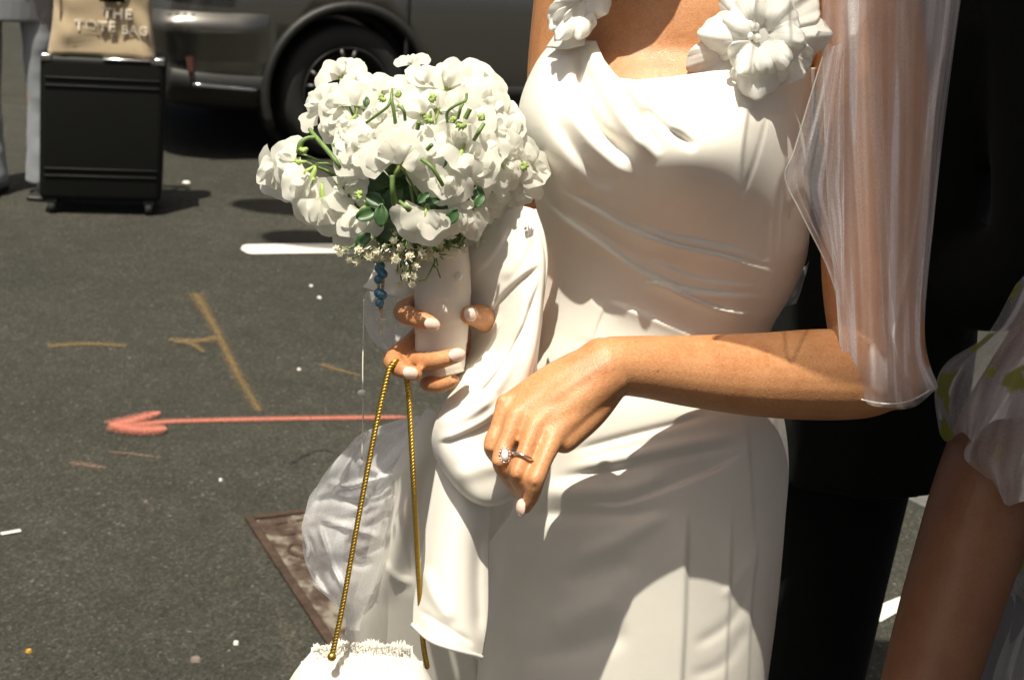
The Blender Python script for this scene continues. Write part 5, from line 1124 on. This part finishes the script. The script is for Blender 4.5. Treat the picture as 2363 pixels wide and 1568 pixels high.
fr = mb.build('fringe', M_FLUFF, pu); fr['kind'] = 'stuff'
def rope(name, pts, par, R0=.0020, r1=.0013, pitch=.0085):
    q = cr1(np.array([P(*p) for p in pts]), 400); seg = np.r_[0, np.cumsum(np.linalg.norm(np.diff(q, axis=0), axis=1))]; T_, N_, B_ = frames(q); mb = MB()
    for s in range(3):
        a = seg / pitch * 2 * math.pi + s * 2 * math.pi / 3; c = q + R0 * .62 * (np.cos(a)[:, None] * N_ + np.sin(a)[:, None] * B_); mb.add(tube(c, r1, 7))
    return mb.build(name, M_GOLD, par)
rope('chain', [(766, 1512, 1.212), (790, 1400, 1.205), (826, 1200, 1.196), (868, 980, 1.188), (893, 868, 1.184), (902, 845, 1.184), (914, 835, 1.186), (930, 836, 1.20)], pu)
rope('chain', [(930, 862, 1.200), (940, 882, 1.190), (946, 960, 1.193), (955, 1130, 1.200), (966, 1330, 1.232), (975, 1470, 1.256), (986, 1540, 1.262)], pu)
MB().add(ball(P(766, 1514, 1.212), .004, 10, 8)).build('ring_hook', M_GOLD, pu)

# ------------------------------------------------------------------ guest in floral organza at the right edge
gb = P(2700, 1568, 1.647)
gu = empty('person', (float(gb[0]), float(gb[1]), 0), 'bare-armed guest in a sheer floral organza blouse beside the bride', 'person')
M_ORG = tulle_mat('floral_organza', (.78, .76, .80), .55, 5, (15.0, (.30, .31, .08)))
M_ORG2 = cloth_mat('lilac_slip', (.20, .19, .21), rough=.7, trans=.1)
up = np.array([0, 0, 1.0]); gc = np.array([gb[0], gb[1], 0])
sk = [tube([P(2560, 420, 1.586), P(2505, 700, 1.537), P(2320, 1030, 1.464), P(2215, 1330, 1.415), P(2130, 1620, 1.385), P(2085, 1800, 1.373)], [.058, .057, .055, .050, .044, .041], 22, res=40, round_end=True),
      tube([P(2085, 1800, 1.373), P(2180, 1880, 1.293), P(2300, 1930, 1.208)], [.041, .039, .03], 18, res=18, round_end=True),
      tube([P(2300, 1930, 1.208), P(2345, 1945, 1.177), P(2400, 1950, 1.153)], [.024, .03, .024], 14, res=10, round_end=True)]
for q in range(4): sk.append(tube([P(2400, 1925 + 20 * q, 1.153), P(2450, 1935 + 18 * q, 1.135), P(2480, 1955 + 15 * q, 1.135)], [.0088, .008, .0065], 10, round_end=True))
sk.append(tube([P(2350, 1915, 1.177), P(2400, 1890, 1.159), P(2440, 1895, 1.147)], [.012, .010, .008], 10, round_end=True))
for z, hw, hd in (): pass
lev = [(.35, .12, .10), (.75, .16, .12), (.95, .17, .12), (1.08, .14, .11), (1.22, .16, .12), (1.34, .17, .11), (1.42, .12, .09), (1.46, .06, .06), (1.56, .055, .055)]
sk.append(loft([(gc + up * z, rgt * hw, np.array([0, 1, 0]) * hd) for z, hw, hd in lev]))
sk.append(tube([gc + up * 1.38, P(2560, 420, 1.586)], [.06, .052], 16, round_end=True)); sk.append(tube([gc + up * 1.38, gc + rgt * .2 + up * 1.36, gc + rgt * .24 + up * 1.05, gc + rgt * .22 + up * .8], [.06, .05, .04, .03], 16, res=20, round_end=True))
for s in (-1, 1): sk.append(tube([gc + rgt * s * .08 + up * .5, gc + rgt * s * .08 + up * .08, gc + rgt * s * .08 + up * .04 + np.array([0, -.12, -.0])], [.07, .04, .035], 14, res=10, round_end=True))
hs2, f2, l2, u2 = head_shapes(gc + up * 1.66, R(160)); sk += hs2
remesh('body', sk, .005, M_SKIN2, gu, 4)
remesh('hair', [ball(gc + up * 1.70 - f2 * .02, (.10, .10, .10), 16, 12), ball(gc + up * 1.58 - f2 * .07, (.07, .08, .14), 14, 10)], .009, M_DARKHAIR, gu, 2)
# dress of the guest
V = []; nr, nc = 40, 60
for i in range(nr):
    t = i / (nr - 1); z = 1.40 - 1.15 * t; hw = (.155 + .03 * math.sin(t * 5) + .10 * t) ; hd = .12 + .08 * t
    for j in range(nc): a = 2 * math.pi * j / nc; f_ = 1 + .05 * t * math.sin(9 * a + 3 * t); V.append(gc + up * z + rgt * hw * f_ * math.cos(a) + np.array([0, 1, 0]) * hd * f_ * math.sin(a))
mods(mk('dress', V, grid_faces(nr, nc, True), M_ORG2, gu), solid=.002)
def ruffle(name, a0, a1, r0_, r1_, waves, amp, seed, sl=0.0, mt=None):
    """flared organza tier round the arm axis a0 -> a1"""
    a0 = np.asarray(a0); a1 = np.asarray(a1); ax_ = (a1 - a0); L = np.linalg.norm(ax_); ax_ /= L; e1 = rgt - ax_ * np.dot(rgt, ax_); e1 /= np.linalg.norm(e1); e2 = np.cross(ax_, e1); V = []; U = []; nr_, nc_ = 34, 110
    for i in range(nr_):
        t = i / (nr_ - 1)
        for j in range(nc_):
            a = 2 * math.pi * j / (nc_ - 1); w = math.sin(waves * a + seed) + .5 * math.sin((waves * 1.7) * a + seed * 2)
            r_ = r0_ + (r1_ - r0_) * t ** .7 + amp * t * w
            V.append(a0 + ax_ * L * (t + .09 * t * math.sin(waves * a + seed + 1) + sl * t * math.cos(a)) + r_ * (e1 * math.cos(a) + e2 * math.sin(a))); U.append((j / nc_, t))
    o = mk(name, V, grid_faces(nr_, nc_), mt or M_ORG, gu, uv=U); return o
wv = lambda x, y, d, u, v: (x + 10 * v * np.sin(v * 5 + u * 9), y + 14 * v * np.sin(u * 16), d - .012 * np.sin(u * 17 + 2 * v) * v - .004 * np.sin(u * 31 + v))
patch('sleeve_ruffle', [[(2345, 655, 1.46), (2400, 600, 1.42), (2480, 560, 1.42), (2580, 540, 1.46)], [(2275, 770, 1.46), (2335, 745, 1.39), (2430, 720, 1.38), (2560, 700, 1.44)], [(2182, 835, 1.47), (2250, 850, 1.375), (2360, 840, 1.365), (2520, 810, 1.42)], [(2162, 900, 1.47), (2215, 935, 1.37), (2330, 920, 1.355), (2490, 880, 1.41)], [(2178, 1000, 1.48), (2215, 1010, 1.375), (2300, 985, 1.355), (2460, 930, 1.40)]], 70, 60, M_ORG, gu, 0, None, wv)
patch('sleeve_ruffle', [[(2290, 860, 1.47), (2350, 840, 1.40), (2430, 830, 1.38), (2540, 800, 1.43)], [(2235, 960, 1.47), (2300, 965, 1.385), (2390, 950, 1.37), (2520, 910, 1.42)], [(2190, 1040, 1.475), (2265, 1060, 1.38), (2370, 1080, 1.365), (2500, 1050, 1.41)], [(2235, 1085, 1.47), (2285, 1125, 1.38), (2370, 1170, 1.36), (2490, 1160, 1.40)]], 60, 60, M_ORG, gu, 0, None, wv)
patch('sleeve_ruffle', [[(2300, 800, 1.60), (2400, 760, 1.62), (2560, 720, 1.60)], [(2240, 930, 1.58), (2360, 930, 1.60), (2540, 900, 1.58)], [(2205, 1035, 1.56), (2340, 1080, 1.58), (2520, 1060, 1.56)]], 40, 40, M_ORG, gu, 0, None, wv)
patch('skirt_ruffle', [[(2360, 1180, 1.562), (2400, 1170, 1.549), (2480, 1160, 1.537)], [(2290, 1300, 1.549), (2360, 1310, 1.531), (2480, 1300, 1.519)], [(2340, 1400, 1.562), (2400, 1420, 1.537), (2480, 1420, 1.525)], [(2290, 1568, 1.574), (2380, 1580, 1.549), (2480, 1590, 1.537)], [(2270, 1760, 1.586), (2380, 1770, 1.562), (2480, 1780, 1.549)]], 50, 30, M_ORG, gu, 0, None, lambda x, y, d, u, v: (x, y, d - .008 * np.sin(u * 14 + v * 6)))
